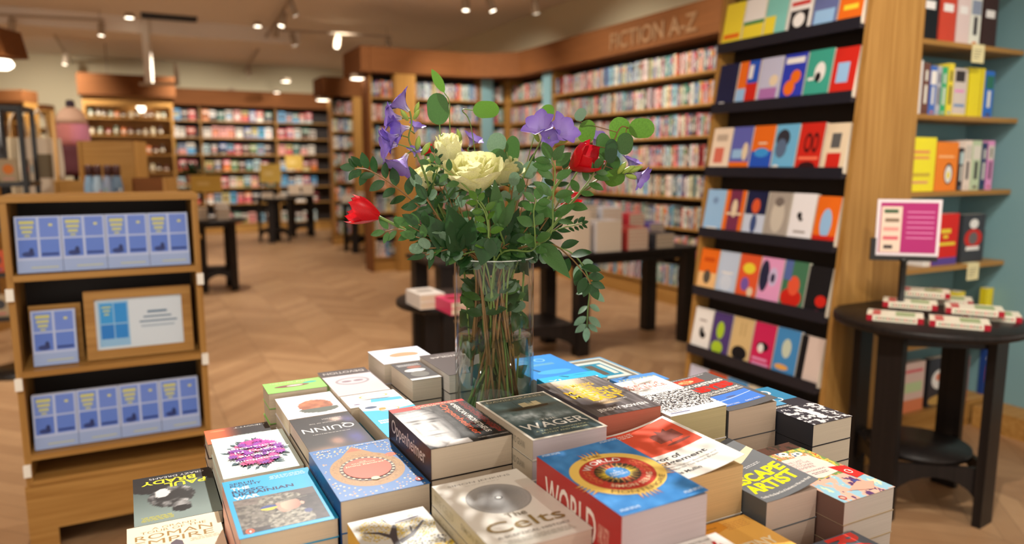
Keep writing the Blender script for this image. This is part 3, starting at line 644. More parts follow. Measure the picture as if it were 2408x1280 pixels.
LT = [(1327, .03, 12, .0265, .25, (206, 190, 178), 'tall beige-edged stack right of the vase'), (1408, .03, 8, .029, .235, (206, 198, 196), 'grey-edged stack second from the vase'), (1482, .03, 6, .028, .20, (170, 60, 54), 'red-covered stack on the long table'), (1548, .03, 4, .028, .19, (50, 50, 54), 'black-covered stack on the long table'),
      (1475, .34, 11, .028, .20, (206, 206, 214), 'white stack at the back of the long table'), (1540, .34, 9, .028, .16, (190, 50, 60), 'crimson stack at the back of the long table'), (1590, .34, 6, .028, .16, (96, 80, 150), 'purple stack at the back of the long table'), (1420, .34, 12, .028, .17, (50, 60, 90), 'navy stack at the back of the long table')]
for (px, y, n, T, W, col, nm) in LT:
    x = tx(px); p = AB(a0 + x + W / 2, lb + y + .125, 0)
    pile(p.x, p.y, .7905, ROT, n, T, W - .004, .24, col, nm, 'books stacked on the long table')
# ============================================================ left oak bookcase with blue grid books
bc = thing('low_bookcase', 'low oak bookcase of blue grid-patterned books at the left', 'bookcase', (-1.80, 2.60, 0), ROT)
BWd, BH, BD = .645, 1.335, .30
for x in (0, BWd - .022):
    m = MB(); m.box(x, 0, 0, x + .022, BD, BH - .0225); m.build('side_panel', M_oak, bc)
m = MB(); m.box(-.002, -.004, BH - .022, BWd + .002, BD, BH); m.build('top_panel', M_oakx, bc)
m = MB(); m.box(.0225, BD - .012, .02, BWd - .0225, BD - .002, BH - .023); m.build('back_panel', M_walnut if False else M_dark, bc)
for z in (1.053, .70, .385):
    m = MB(); m.box(.0225, -.012, z - .022, BWd - .0225, BD - .013, z); m.build('shelf', M_oakx, bc)
m = MB(); m.box(.0225, -.014, .265, BWd - .0225, BD - .013, .285); m.build('shelf', M_oakx, bc)
# base with an arch-less cut out between feet
m = MB(); m.box(-.004, -.018, .09, BWd + .004, .0, .264); m.box(-.004, -.018, 0, .09, .0, .0895); m.box(BWd - .086, -.018, 0, BWd + .004, .0, .0895)
m.build('base_panel', M_oakx, bc)
for (x, z) in ((-.004, .985), (-.004, .655), (-.004, .325), (BWd - .02, 1.0), (BWd - .02, .675)):
    m = MB(); m.box(x, -.017, z - .022, x + .024, -.0005 if z > .3 else 0, z + .022); m.build('acrylic_clip', M_clear, bc)
BLUE = (104, 136, 214)
def gridbook(mb, W, H, T, M=None):
    a = [(176, 190, 226)]
    a += [(.05, .62, .47, .97, (112, 140, 214)), (.53, .62, .95, .97, (104, 132, 212)), (.05, .27, .47, .59, (86, 118, 204)), (.53, .27, .95, .59, (92, 124, 208)),
          (0, 0, 1, .22, (150, 170, 214)), (.1, .86, .42, .92, (196, 196, 120)), (.12, .78, .40, .83, (196, 196, 120)), (.15, .70, .37, .75, (190, 194, 130)), (.2, .64, .32, .67, (190, 194, 130)), (.74, .82, .82, .86, (210, 210, 130)),
          ('e', .26, .33, .14, .045, (40, 56, 120)), ('e', .33, .38, .05, .06, (34, 46, 100)), (.55, .30, .93, .345, (44, 66, 140)), (.3, .08, .9, .10, (190, 196, 160))]
    face_book(mb, W, H, T, a, random.Random(1), M)
def put_grid(x, y, z, label, W=.142, tilt=.13):
    m = MB(); gridbook(m, W, .205, .03, Matrix.Rotation(-tilt, 4, 'X'))
    o = m.build('face_out_book', M_print, parent=None, loc=Vector((-1.80, 2.60, 0)) + Matrix.Rotation(ROT, 3, 'Z') @ Vector((x, y, z + .004)), rz=ROT)
    tag(o, label, 'book', 'blue grid-patterned books on the low bookcase'); return o
nth = ['leftmost', 'second from the left', 'third from the left', 'rightmost']
for i in range(4): put_grid(.035 + i * .1435, .02, 1.0535, 'blue grid-patterned face-out book, %s on the top shelf of the low bookcase' % nth[i])
for i in range(4): put_grid(.035 + i * .1435, .02, .3855, 'blue grid-patterned face-out book, %s on the lowest shelf of the low bookcase' % nth[i], W=.142)
put_grid(.055, .04, .7005, 'single blue grid-patterned book standing left of the framed notice')
m = MB(); m.box(0, 0, 0, .17, .012, .22)
o = m.build('wooden_backboard', M_oakx, loc=Vector((-1.80, 2.60, 0)) + Matrix.Rotation(ROT, 3, 'Z') @ Vector((.045, .115, .7005)), rz=ROT); tag(o, 'plain oak board standing behind the single blue book', 'board')
# framed notice
fr = thing('picture_frame', 'oak framed blue notice on the middle shelf of the low bookcase', 'frame', Vector((-1.80, 2.60, 0)) + Matrix.Rotation(ROT, 3, 'Z') @ Vector((.228, .055, .7035)), ROT)
fr.rotation_euler = Euler((-.10, 0, ROT), 'XYZ')
FW, FH, FT = .375, .265, .035
m = MB()
m.box(0, -.012, 0, FW, .012, FT); m.box(0, -.012, FH - FT, FW, .012, FH); m.box(0, -.0119, FT, FT, .012, FH - FT); m.box(FW - FT, -.0119, FT, FW, .012, FH - FT); m.build('frame', M_oakx, fr)
m = MB(); y = -.001; m.box(FT, y, FT, FW - FT, .008, FH - FT, (206, 218, 230))
ya = y - .0004; m.face([(.045, ya, .045), (.15, ya, .045), (.15, ya, .22), (.045, ya, .22)], (140, 186, 224))
for (a, b, c, d, q) in [(.052, .135, .096, .212, (54, 150, 220)), (.10, .135, .144, .212, (44, 140, 216)), (.052, .075, .096, .13, (36, 120, 204)), (.10, .075, .144, .13, (40, 130, 210))]:
    m.face([(a, ya - .0003, b), (c, ya - .0003, b), (c, ya - .0003, d), (a, ya - .0003, d)], q)
for k in range(3): m.face([(.058 + k * .004, ya - .0006, .195 - k * .014), (.09 - k * .004, ya - .0006, .195 - k * .014), (.09 - k * .004, ya - .0006, .201 - k * .014), (.058 + k * .004, ya - .0006, .201 - k * .014)], (190, 200, 120))
for k, (a, b) in enumerate([(.215, .285), (.20, .30), (.185, .32), (.19, .31)]):
    zc = .165 - k * .018; m.face([(a, ya, zc), (b, ya, zc), (b, ya, zc + (.009 if k < 1 else .006)), (a, ya, zc + (.009 if k < 1 else .006))], (90, 120, 150) if k < 3 else (150, 170, 190))
m.build('notice', M_print, fr)

# ============================================================ things beyond the left bookcase
# pink plush
pk = thing('plush_toy', 'tall pink domed plush with a dark knob and dark red drape', 'plush toy', at(178, 400, 6.2), 0)
base = at(178, 400, 6.2); H = at(183, 236, 6.2).z - base.z
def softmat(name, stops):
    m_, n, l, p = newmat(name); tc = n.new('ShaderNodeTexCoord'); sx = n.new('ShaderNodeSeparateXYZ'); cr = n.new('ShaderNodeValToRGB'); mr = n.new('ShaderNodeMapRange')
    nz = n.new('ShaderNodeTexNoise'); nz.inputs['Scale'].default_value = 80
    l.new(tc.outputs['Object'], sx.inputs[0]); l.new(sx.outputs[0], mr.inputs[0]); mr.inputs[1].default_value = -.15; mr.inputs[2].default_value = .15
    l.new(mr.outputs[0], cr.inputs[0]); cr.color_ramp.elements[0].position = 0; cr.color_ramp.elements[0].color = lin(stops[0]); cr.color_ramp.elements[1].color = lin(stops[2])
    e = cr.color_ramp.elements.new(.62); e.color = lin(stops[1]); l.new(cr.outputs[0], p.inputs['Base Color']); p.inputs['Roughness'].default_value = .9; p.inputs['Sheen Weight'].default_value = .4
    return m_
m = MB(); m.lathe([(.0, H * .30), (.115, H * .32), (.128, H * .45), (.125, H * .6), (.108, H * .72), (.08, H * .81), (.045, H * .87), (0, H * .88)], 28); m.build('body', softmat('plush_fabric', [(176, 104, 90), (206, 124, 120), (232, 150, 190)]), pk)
m = MB(); m.lathe([(.121, H * .66), (.112, H * .74), (.085, H * .83), (.05, H * .885), (0, H * .895)], 28); m.build('crown', plain('cream_fleece', (226, 186, 160), .9), pk)
m = MB(); m.lathe([(0, H * .87), (.03, H * .88), (.036, H * .93), (.03, H * .985), (0, H)], 18); m.build('knob', plain('dark_felt', (66, 56, 70), .8), pk)
m = MB(); m.lathe([(.15, -.05), (.16, 0), (.14, H * .12), (.12, H * .25), (.118, H * .36), (0, H * .37)], 24); m.build('drape', plain('dark_red_cloth', (84, 34, 40), .85), pk)
m = MB(); m.tube([(0, 0, -base.z), (0, 0, -.04)], [.03, .02], 10); m.lathe([(0, -base.z), (.14, -base.z), (.14, -base.z + .02), (0, -base.z + .021)], 20); m.build('stand', M_blackplastic, pk)
# dark spinner rack at the left edge
p = at(10, 400, 5.0); sp = thing('spinner_rack', 'black card spinner rack at the left edge of the photo', 'rack', (p.x, p.y, 0), .35)
ztp = at(10, 252, 5.0).z
m = MB(); m.tube([(0, 0, 0), (0, 0, ztp)], .03, 10); m.lathe([(0, 0), (.22, 0), (.22, .03), (0, .035)], 24); m.build('pole', M_blackplastic, sp)
for k in range(4):
    Mx = Matrix.Rotation(k * math.pi / 2, 4, 'Z'); m = MB(); 
    m.box(-.16, -.17, .35, -.14, -.15, ztp, M=Mx); m.box(.14, -.17, .35, .16, -.15, ztp, M=Mx); m.box(-.14, -.17, ztp - .03, .14, -.15, ztp, M=Mx)
    for j in range(4): m.box(-.14, -.18, .40 + j * .3, .14, -.15, .43 + j * .3, M=Mx)
    m.build('rack_panel', M_blackplastic, sp)
rn = random.Random(3)
for k in (0, 3, 1):
    for j in range(4):
        for i in range(2):
            m = MB(); face_book(m, .105, .15, .008, [rn.choice([(206,190,160),(170,150,120),(90,80,70),(200,90,60),(220,210,190)]), ('e', .5, .55, .3, .22, rn.choice(PAL)), (.2, .1, .8, .16, rn.choice(PAL))], rn)
            loc = Vector((p.x, p.y, 0)) + Matrix.Rotation(.35 + k * math.pi / 2, 3, 'Z') @ Vector((-.115 + i * .122, -.148, .4305 + j * .3))
            o = m.build('greeting_card', M_matte, loc=loc, rz=.35 + k * math.pi / 2)
            tag(o, 'greeting card in the %s pocket up, %s side of the black spinner rack, %s' % (ORD[j], {0: 'front', 3: 'left', 1: 'right'}[k], 'left card' if i == 0 else 'right card'), 'card', 'cards on the black spinner rack')
# stand of cream tote bags
p = at(92, 300, 5.6); tb = thing('tote_bag_stand', 'wooden rail stand holding the cream tote bags', 'stand', (p.x, p.y, 0), .2)
ztp = at(92, 262, 5.6).z
m = MB(); m.tube([(-.2, 0, ztp), (.11, 0, ztp)], .012); m.tube([(-.19, 0, 0), (-.19, 0, ztp)], .014); m.tube([(.10, 0, 0), (.10, 0, ztp)], .014); m.build('rail', M_oak, tb)
m = MB(); m.box(-.24, -.15, 0, .16, .15, .03); m.build('foot', M_oakx, tb)
for i, (dx, c, nm) in enumerate([(-.15, (196, 176, 150), 'leftmost cream tote bag with a dark print'), (-.07, (206, 190, 160), 'middle cream tote bag hanging on the rail'), (.01, (212, 200, 180), 'right cream tote bag hanging beside the pink plush')]):
    t = thing('tote_bag', nm, 'bag', (p.x + dx, p.y - .02 - .0 * i, 0), .2 + .9, 'tote bags on the rail')
    m = MB(); z0 = ztp - .62; prof = [(-.15, z0), (.15, z0), (.16, z0 + .2), (.15, z0 + .42), (-.15, z0 + .42), (-.16, z0 + .2)]
    m.prism(prof, -.018, .018, 'y', c); m.face([(-.07, -.0185, z0 + .12), (.07, -.0185, z0 + .12), (.07, -.0185, z0 + .3), (-.07, -.0185, z0 + .3)], (110, 100, 80)); m.build('bag_body', M_matte, t)
    m = MB(); m.tube([(-.07, 0, z0 + .41), (-.05, 0, z0 + .55), (0, 0, ztp - z0 * 0 + .015), (.05, 0, z0 + .55), (.07, 0, z0 + .41)], .008, 6, c); m.build('handle', M_matte, t)
p2 = at(92, 420, 5.3)
for i in range(4):
    m = MB(); m.box(-.07, -.03, 0, .07, .03, .26, [(150, 30, 30), (176, 50, 40), (120, 30, 34), (210, 200, 190)][i]); m.box(-.04, -.031, .08, .04, -.0302, .18, (216, 190, 160))
    o = m.build('boxed_gift', M_print, loc=(p2.x - .2 + i * .15, p2.y, .905), rz=.2)
    tag(o, ['leftmost red box below the tote bags', 'second red box below the tote bags', 'third dark red box below the tote bags', 'white box right of the red boxes below the bags'][i], 'box', 'boxes below the tote bags')
pt = thing('gift_table', 'oak gift table standing behind the low calendar bookcase', 'table', (p2.x + .15, p2.y - .05, 0), 0)
m = MB(); m.box(-.22, -.10, .87, .82, .45, .904); m.build('tabletop', M_oakx, pt)
for x in (-.20, .74):
    for y in (-.08, .38):
        m = MB(); m.box(x, y, 0, x + .05, y + .05, .869); m.build('leg', M_oak, pt)
# wooden display box and patterned bottles
pb = at(262, 400, 5.35)
def plinth_box(px0, px1, py0, py1, D, nm, mat=M_oakx):
    a = at(px0, py1, D); b = at(px1, py0, D); t = thing('display_box', nm, 'box', (a.x, a.y, 0), .12)
    W = b.x - a.x; z0, z1 = .9045, b.z; m = MB()
    m.box(0, 0, z0, .02, .25, z1); m.box(W - .02, 0, z0, W, .25, z1); m.build('side_panels', M_oak, t)
    m = MB(); m.box(.0201, .01, z0, W - .0201, .03, z1 - .0); m.build('front_board', mat, t)
    m = MB(); m.box(.0201, .0301, z1 - .06, W - .0201, .249, z1 - .04); m.build('top_board', M_oakx, t); return t
plinth_box(192, 318, 332, 470, 5.60, 'oak display box behind the blue patterned bottles')
plinth_box(305, 388, 418, 470, 5.42, 'small brown display box right of the blue patterned bottles', M_walnut)
plinth_box(130, 205, 425, 470, 5.42, 'low oak box left of the blue patterned bottles')
for i, px in enumerate([212, 232, 256, 276]):
    q = at(px, 440, 5.28); h = at(px, 388, 5.28).z - .9045; m = MB()
    m.lathe([(.036, 0), (.038, .005), (.038, h * .72), (.026, h * .84), (.022, h * .86)], 18, [(120, 150, 176), (150, 170, 186), (130, 140, 160), (90, 110, 130)][i])
    rr = random.Random(i)
    for k in range(34):
        a = rr.uniform(3.3, 6.1); z = rr.uniform(.05, .68) * h; c = rr.choice([(190, 60, 40), (230, 220, 200), (40, 50, 70), (220, 140, 60), (90, 140, 80)])
        m.face([(.0386 * math.cos(a + dx * .22), .0386 * math.sin(a + dx * .22), z + dz * .02) for dx, dz in ((-.5, -.5), (.5, -.5), (.5, .5), (-.5, .5))], c)
    t = thing('patterned_bottle', ['leftmost', 'second', 'third', 'rightmost'][i] + ' blue patterned bottle in front of the oak box', 'bottle', (q.x, q.y, .9045), 0, 'patterned bottles')
    m.build('bottle_body', M_print, t); m = MB(); m.lathe([(.023, h * .86), (.027, h * .865), (.027, h * .98), (.02, h), (0, h)], 16, (70, 40, 36)); m.build('cap', M_print, t)
# left distant header units and counter
for (px0, px1, py0, py1, D, nm) in [(-60, 58, 212, 240, 12.0, 'brown-headed shelf unit at far left edge'), (50, 108, 246, 262, 14.0, 'smaller brown-headed shelf unit beside the tote bags')]:
    a = at(px0, py1, D); b = at(px1, py0, D); W = b.x - a.x; t = thing('shelf_unit', nm, 'bookcase', (a.x, a.y, 0), 0)
    m = MB(); m.box(0, -.05, a.z, W, .35, b.z); m.build('header_board', M_walnut, t)
    m = MB(); m.box(0, .3, 0, W, .33, a.z - .001); m.box(W - .03, 0, 0, W, .299, a.z - .001); m.box(0, 0, 0, .03, .299, a.z - .001); m.build('carcass', M_oak, t)
    for k in range(5):
        m = MB(); m.box(.031, 0, .3 + k * .45, W - .031, .299, .32 + k * .45); m.build('shelf', M_oakx, t)
a = at(108, 300, 14.5); b = at(322, 276, 14.5); ct = thing('wall_counter', 'distant low oak counter run below the pale wall at far left', 'counter', (a.x, a.y, 0), 0)
m = MB(); m.box(0, 0, b.z - .35, b.x - a.x, .3, b.z); m.build('fascia', M_oakx, ct); m = MB(); m.box(0, .3, 0, b.x - a.x, .35, b.z - .001); m.build('back_panel', M_oak, ct)
for k in range(3):
    m = MB(); m.box(0, .02, .45 + k * .4, b.x - a.x, .299, .47 + k * .4); m.build('shelf', M_oak, ct)
rr = random.Random(9)
for j in range(3):
    for k in range(8):
        m = MB(); hh = rr.uniform(.14, .24); m.box(0, 0, 0, rr.uniform(.08, .16), .12, hh, rr.choice(PAL)); m.box(.02, -.0005, hh * .3, .06, 0, hh * .6, rr.choice(PAL))
        o = m.build('counter_book', M_print, loc=(a.x + .1 + k * .21, a.y + .06, .4705 + j * .4)); tag(o, 'book-like item, %s from the left on the %s shelf up of the distant counter' % (ORD[k], ORD[j]), 'book', 'items on the distant counter')
# near canopy and lamp in the upper-left corner
t = thing('shelf_canopy', 'brown wooden canopy end cut by the left photo edge, above a lamp', 'canopy', at(-60, 128, 6.0), 0)
m = MB(); m.prism([(-.1, 0), (.25, 0), (.20, .22), (-.1, .3)], 0, .3, 'y'); m.build('canopy_board', M_walnut, t)
m = MB(); m.box(-.3, .1, -at(-60, 128, 6.0).z, -.1, .3, .3); m.build('post', M_oak, t)
lp = thing('canopy_lamp', 'round white lamp glowing under the canopy at the left edge', 'lamp', at(2, 150, 5.95), 0)
m = MB(); m.lathe([(0, -.05), (.05, -.045), (.085, -.02), (.09, .0), (.07, .03), (0, .035)], 24); m.build('globe', M_lamp, lp)
# wall lamp on the cabinet
lp = thing('wall_lamp', 'slim white lamp on the left side of the gift cabinet', 'lamp', at(331, 245, 13.2), 0)
m = MB(); m.lathe([(0, -.14), (.06, -.13), (.075, 0), (.055, .13), (0, .14)], 18); m.build('shade', M_lamp, lp)
m = MB(); m.tube([(0, 0, 0), (.08, .5, .02)], .012); m.build('bracket', M_track, lp)
# pot plant and cards on far tables
p = at(452, 410, 9.6); tp = thing('potted_plant', 'small dark green pot plant in front of the gift cabinet', 'plant', (p.x, p.y, p.z - .12), 0)
m = MB(); m.lathe([(0, 0), (.06, 0), (.075, .11), (.07, .11), (.065, .1), (0, .1)], 18); m.build('pot', plain('clay_pot', (170, 120, 90), .8), tp)
m = MB(); rr = random.Random(4)
for k in range(150):
    d = Vector((rr.gauss(0, 1), rr.gauss(0, 1), abs(rr.gauss(0, .8)))).normalized(); c = Vector((0, 0, .13)) + d * rr.uniform(.03, .14); s = d.cross(Vector((0, .3, 1))).normalized() * .018; e = c + d * .05 + Vector((0, 0, .01))
    m.face([c, c + d * .025 + s, e, c + d * .025 - s], rr.choice([(30, 60, 30), (44, 84, 40), (60, 100, 50), (24, 44, 28)]))
m.build('foliage', M_matte, tp)
pst = thing('plant_table', 'small round table top holding the dark green pot plant', 'table', (p.x, p.y, 0), 0)
m = MB(); zt2 = p.z - .1205; m.lathe([(0, 0), (.25, 0), (.25, .02), (.03, .03), (.03, zt2 - .02), (.3, zt2 - .02), (.3, zt2), (0, zt2)], 30); m.build('pedestal', M_oak, pst)
for (px0, px1, py0, py1, D, nm) in [(450, 522, 412, 452, 8.2, 'yellow-brown card sign behind the calendar bookcase, nearest of the card signs'), (612, 662, 386, 430, 13.6, 'yellow card sign on the distant middle table'), (672, 712, 366, 398, 14.8, 'yellow card sign on the farthest table')]:
    a = at(px0, py1, D); b = at(px1, py0, D); m = MB(); W = b.x - a.x; h = b.z - a.z
    t = thing('card_sign', nm, 'sign', (a.x, a.y, a.z), 0); m.box(0, 0, 0, W, .006, h, (206, 172, 84)); m.box(W * .2, -.0012, h * .4, W * .6, -.0004, h * .6, (226, 200, 130)); m.build('card', M_matte, t)
    zs = 1.0 if D > 9 else .97
    m = MB(); m.tube([(W / 2, .02, -(a.z - zs)), (W / 2, .02, h * .6)], .008); m.lathe([(0, -(a.z - zs)), (.05, -(a.z - zs)), (.05, -(a.z - zs) + .01), (0, -(a.z - zs) + .01)], 16, M=Matrix.Translation((W / 2, .02, 0))); m.build('stand', M_blackplastic, t)
# ============================================================ the front book table
TZ = .80
ft = thing('book_table', 'black wooden table under the front piles of paperbacks', 'table', (0, 0, 0), 0)
m = MB(); m.box(-.65, .25, TZ - .035, .60, 1.74, TZ - .0003); m.build('tabletop', M_black, ft)
m = MB(); m.box(-.60, .30, TZ - .11, .55, .32, TZ - .0355); m.box(-.60, 1.67, TZ - .11, .55, 1.69, TZ - .0355); m.build('apron', M_black, ft)
for x in (-.62, .49):
    for y in (.28, 1.62):
        m = MB(); m.box(x, y, 0, x + .08, y + .08, TZ - .0356); m.build('leg', M_black, ft)

PG = (216, 200, 178)
class Art:
    """flat print on the front cover, layered; units are the fraction of width / length"""
    def __init__(s, W, L): s.W = W; s.L = L; s.a = MB(); s.ts = []; s.z = 0.0; s.dz = .00003
    def _z(s): s.z += s.dz; return s.z
    def P(s, pts, c, tgt=None):
        z = s._z(); (tgt or s.a).face([(x * s.W, y * s.L, z) for x, y in pts], c)
    def R(s, x0, y0, x1, y1, c): s.P([(x0, y0), (x1, y0), (x1, y1), (x0, y1)], c)
    def E(s, cx, cy, rx, ry, c, n=36): s.P([(cx + rx * math.cos(2 * math.pi * k / n), cy + ry * math.sin(2 * math.pi * k / n)) for k in range(n)], c)
    def RING(s, cx, cy, rx, ry, w, c, n=40):
        z = s._z()
        for k in range(n):
            a, b = 2 * math.pi * k / n, 2 * math.pi * (k + 1) / n
            s.a.face([((cx + (rx - q * w) * math.cos(t)) * s.W, (cy + (ry - q * w * ry / rx) * math.sin(t)) * s.L, z) for q, t in ((0, a), (0, b), (1, b), (1, a))], c)
    def ZIG(s, cx, cy, r0, r1, n, c, a0=0, a1=360, asp=None):
        asp = asp or s.W / s.L; pts = []
        for k in range(2 * n + 1):
            t = math.radians(a0 + (a1 - a0) * k / (2 * n)); r = r1 if k % 2 else r0; pts.append((cx + r * math.cos(t), cy + r * asp * math.sin(t)))
        if a1 - a0 < 360: pts.append((cx, cy))
        else: pts = pts[:-1]
        z = s._z()
        for k in range(len(pts)): q, r = pts[k], pts[(k + 1) % len(pts)]; s.a.face([(cx * s.W, cy * s.L, z), (q[0] * s.W, q[1] * s.L, z), (r[0] * s.W, r[1] * s.L, z)], c)
    def T(s, txt, x0, y0, x1, y1, c, bold=0.0, rot=0, tgt=None):
        vs, fs = textmesh(txt, bold)
        if not vs: return
        if tgt is None: tgt = MB(); s.ts.append(tgt)
        ax = min(v[0] for v in vs); bx = max(v[0] for v in vs); ay = min(v[1] for v in vs); by = max(v[1] for v in vs); z = s._z(); o = []
        for v in vs:
            u = (v[0] - ax) / (bx - ax); w_ = (v[1] - ay) / max(1e-6, by - ay)
            if rot == 90: u, w_ = 1 - w_, u
            if rot == -90: u, w_ = w_, 1 - u
            o.append(((x0 + (x1 - x0) * u) * s.W, (y0 + (y1 - y0) * w_) * s.L, z))
        tgt.raw(o, fs, c)
    def ARC(s, txt, cx, cy, r, a0, a1, h, c, bold=.0, inner=False):
        """letters along a circle; degrees, clockwise reading when a0 > a1"""
        ws = []; tm = MB(); s.ts.append(tm)
        for ch in txt:
            vs, fs = textmesh(ch, bold) if ch != ' ' else ([], [])
            ws.append((max(v[0] for v in vs) - min(v[0] for v in vs) + .12) if vs else .3)
        tot = sum(ws); acc = 0; z = s._z(); R_ = r * s.W; H = h * s.W
        sy = 1.0
        for ch, wd in zip(txt, ws):
            t = math.radians(a0 + (a1 - a0) * (acc + wd / 2) / tot); acc += wd
            if ch == ' ': continue
            vs, fs = textmesh(ch, bold); ax = min(v[0] for v in vs); bx = max(v[0] for v in vs)
            width = abs(math.radians(a1 - a0)) * R_ / tot; sc = width; o = []
            base = Vector((math.cos(t), math.sin(t)))
            up = base if a0 > a1 else -base; rt = Vector((up.y, -up.x))
            for v in vs:
                p = base * R_ + rt * (v[0] - (ax + bx) / 2) * sc + up * (v[1] - .36) * H / .72
                o.append((cx * s.W + p.x, cy * s.L + p.y, z))
            tm.raw(o, fs, c)
    def LINES(s, x0, y0, x1, y1, n, c, seed=1, fill=.45):
        rr = random.Random(seed); z = s._z(); hh = (y1 - y0) / n
        for k in range(n):
            x = x0 + rr.uniform(0, .03)
            while x < x1 - .01:
                w_ = min(rr.uniform(.02, .07), x1 - x); y = y1 - (k + 1) * hh
                s.a.face([(x * s.W, (y + hh * (1 - fill) / 2) * s.L, z), ((x + w_) * s.W, (y + hh * (1 - fill) / 2) * s.L, z), ((x + w_) * s.W, (y + hh * (1 + fill) / 2) * s.L, z), (x * s.W, (y + hh * (1 + fill) / 2) * s.L, z)], c)
                x += w_ + .012
    def IMG(s, x0, y0, x1, y1, nx, ny, fn, flat=False):
        z = s._z(); n = len(s.a.v)
        C = {}
        for j in range(ny + 1):
            for i in range(nx + 1):
                u, v = i / nx, j / ny; s.a.v.append(((x0 + (x1 - x0) * u) * s.W, (y0 + (y1 - y0) * v) * s.L, z)); C[i, j] = tuple(max(0, min(255, q)) for q in fn(u, v))
        for j in range(ny):
            for i in range(nx):
                a = n + j * (nx + 1) + i; s.a.f.append((a, a + 1, a + nx + 2, a + nx + 1)); s.a.sm.append(False)
                s.a.c.append(C[i, j] if flat else [C[i, j], C[i + 1, j], C[i + 1, j + 1], C[i, j + 1]])
    def DOTS(s, x0, y0, x1, y1, n, r, cols, seed=1, test=None):
        rr = random.Random(seed); z = s._z(); pl = []
        for _ in range(n * 8):
            if len(pl) >= n: break
            x, y = rr.uniform(x0, x1), rr.uniform(y0, y1)
            if test and not test(x, y): continue
            if any(abs(x - a) * s.W + abs(y - b) * s.L < r * 2.2 * s.W for a, b in pl): continue
            pl.append((x, y)); q = r * rr.uniform(.6, 1.1); k0 = rr.uniform(0, 6)
            s.a.face([((x * s.W + q * s.W * math.cos(k0 + 6.2832 * k / 6)), (y * s.L + q * s.W * math.sin(k0 + 6.2832 * k / 6)), z) for k in range(6)], rr.choice(cols))
def nz(u, v, s=1.0, seed=0):
    from mathutils import noise
    return noise.fractal(Vector((u * s, v * s, seed * 7.3)), 1.0, 2.0, 4)
def gry(g, tint=(1, 1, 1)): return tuple(g * t for t in tint)
def mixc(a, b, t): t = max(0, min(1, t)); return tuple(x + (y - x) * t for x, y in zip(a, b))
def el(u, v, cx, cy, rx, ry): return ((u - cx) / rx) ** 2 + ((v - cy) / ry) ** 2

def make_cover(parent, W, L, T, cov, spine, page, curl=0, inside=None, spine_txt=None, pagemat=None, tight=False):
    th = .0006
    m = MB(); m.box(0, 0, 0, W, L, th, cov); m.box(0, 0, th, th, L, T - (0.0 if not curl else .0002), spine)
    # front board as a bent sheet
    n = 10; vs = []; fs = []
    def zc(u): return T + curl * max(0, (u - .15) / .85) ** 1.8
    for k in range(n + 1):
        u = k / n
        for y in (0, L):
            vs.append((u * W, y, zc(u) * 1.0 - th)); vs.append((u * W, y, zc(u)))
    for k in range(n):
        a = k * 4; b = a + 4
        fs += [(a + 1, b + 1, b + 3, a + 3), (a, a + 2, b + 2, b), (a, b, b + 1, a + 1), (a + 2, a + 3, b + 3, b + 2)]
    fs += [(0, 1, 3, 2), (n * 4, n * 4 + 2, n * 4 + 3, n * 4 + 1)]
    m.raw(vs, fs, cov)
    c = m.build('cover', M_print, parent)
    m = MB(); m.box(th * 1.2, .0010, th, W - (.0012), L - .0010, T - th * 1.1, page); m.build('page_block', pagemat or M_paper, parent)
    return c
def finish_art(parent, art, W, L, T, curl, flipz=True, label=None):
    for mb, nm in [(art.a, 'cover_print')] + [(q, 'title_lettering') for q in art.ts]:
        if not mb.f: continue
        z0 = T + .00004
        if curl:
            # subdivide long faces so the print follows the bend
            bm = bmesh.new(); me = bpy.data.meshes.new('x'); me.from_pydata(mb.v, [], mb.f); ca = me.color_attributes.new('Col', 'FLOAT_COLOR', 'CORNER'); buf = []
            for f, c in zip(mb.f, mb.c):
                if hasattr(c[0], '__len__'):
                    for q in c: buf += lin(q)
                else: buf += lin(c) * len(f)
            ca.data.foreach_set('color', buf); bm.from_mesh(me)
            for k in range(1, 12):
                bmesh.ops.bisect_plane(bm, geom=bm.verts[:] + bm.edges[:] + bm.faces[:], dist=1e-7, plane_co=(W * k / 12, 0, 0), plane_no=(1, 0, 0))
            for v in bm.verts: v.co.z += z0 + curl * max(0, (v.co.x / W - .15) / .85) ** 1.8
            bm.to_mesh(me); bm.free(); me.materials.append(M_print); me.name = nm
            o = bpy.data.objects.new(nm, me); COL.objects.link(o); o.parent = parent
        else:
            mb.v = [(x, y, z + z0) for x, y, z in mb.v]; o = mb.build(nm, M_print, parent)
def side_text(parent, txt, T, L, col, side='spine', bold=.01, a=.1, b=.9, hgt=.55):
    """lettering running along the spine at x = 0"""
    vs, fs = textmesh(txt, bold); ax = min(v[0] for v in vs); bx = max(v[0] for v in vs); ay = min(v[1] for v in vs); by = max(v[1] for v in vs); m = MB()
    o = [(-.0001, (b - (b - a) * (v[0] - ax) / (bx - ax)) * L, T * (.5 + hgt * ((v[1] - ay) / (by - ay) - .5))) for v in vs]
    m.raw(o, [tuple(reversed(f)) for f in fs], col); m.build('spine_lettering', M_print, parent)

WHT = (240, 238, 232); INK = (34, 32, 36)
def penguin(A, cx, cy, r, col=(226, 90, 40)):
    A.E(cx, cy, r * .8, r * 1.0 * A.W / A.L, col); asp = A.W / A.L
    A.E(cx, cy - r * .1 * asp, r * .36, r * .62 * asp, INK, 16); A.E(cx + r * .05, cy - r * .15 * asp, r * .2, r * .45 * asp, WHT, 14); A.E(cx, cy + r * .5 * asp, r * .2, r * .2 * asp, INK, 12)

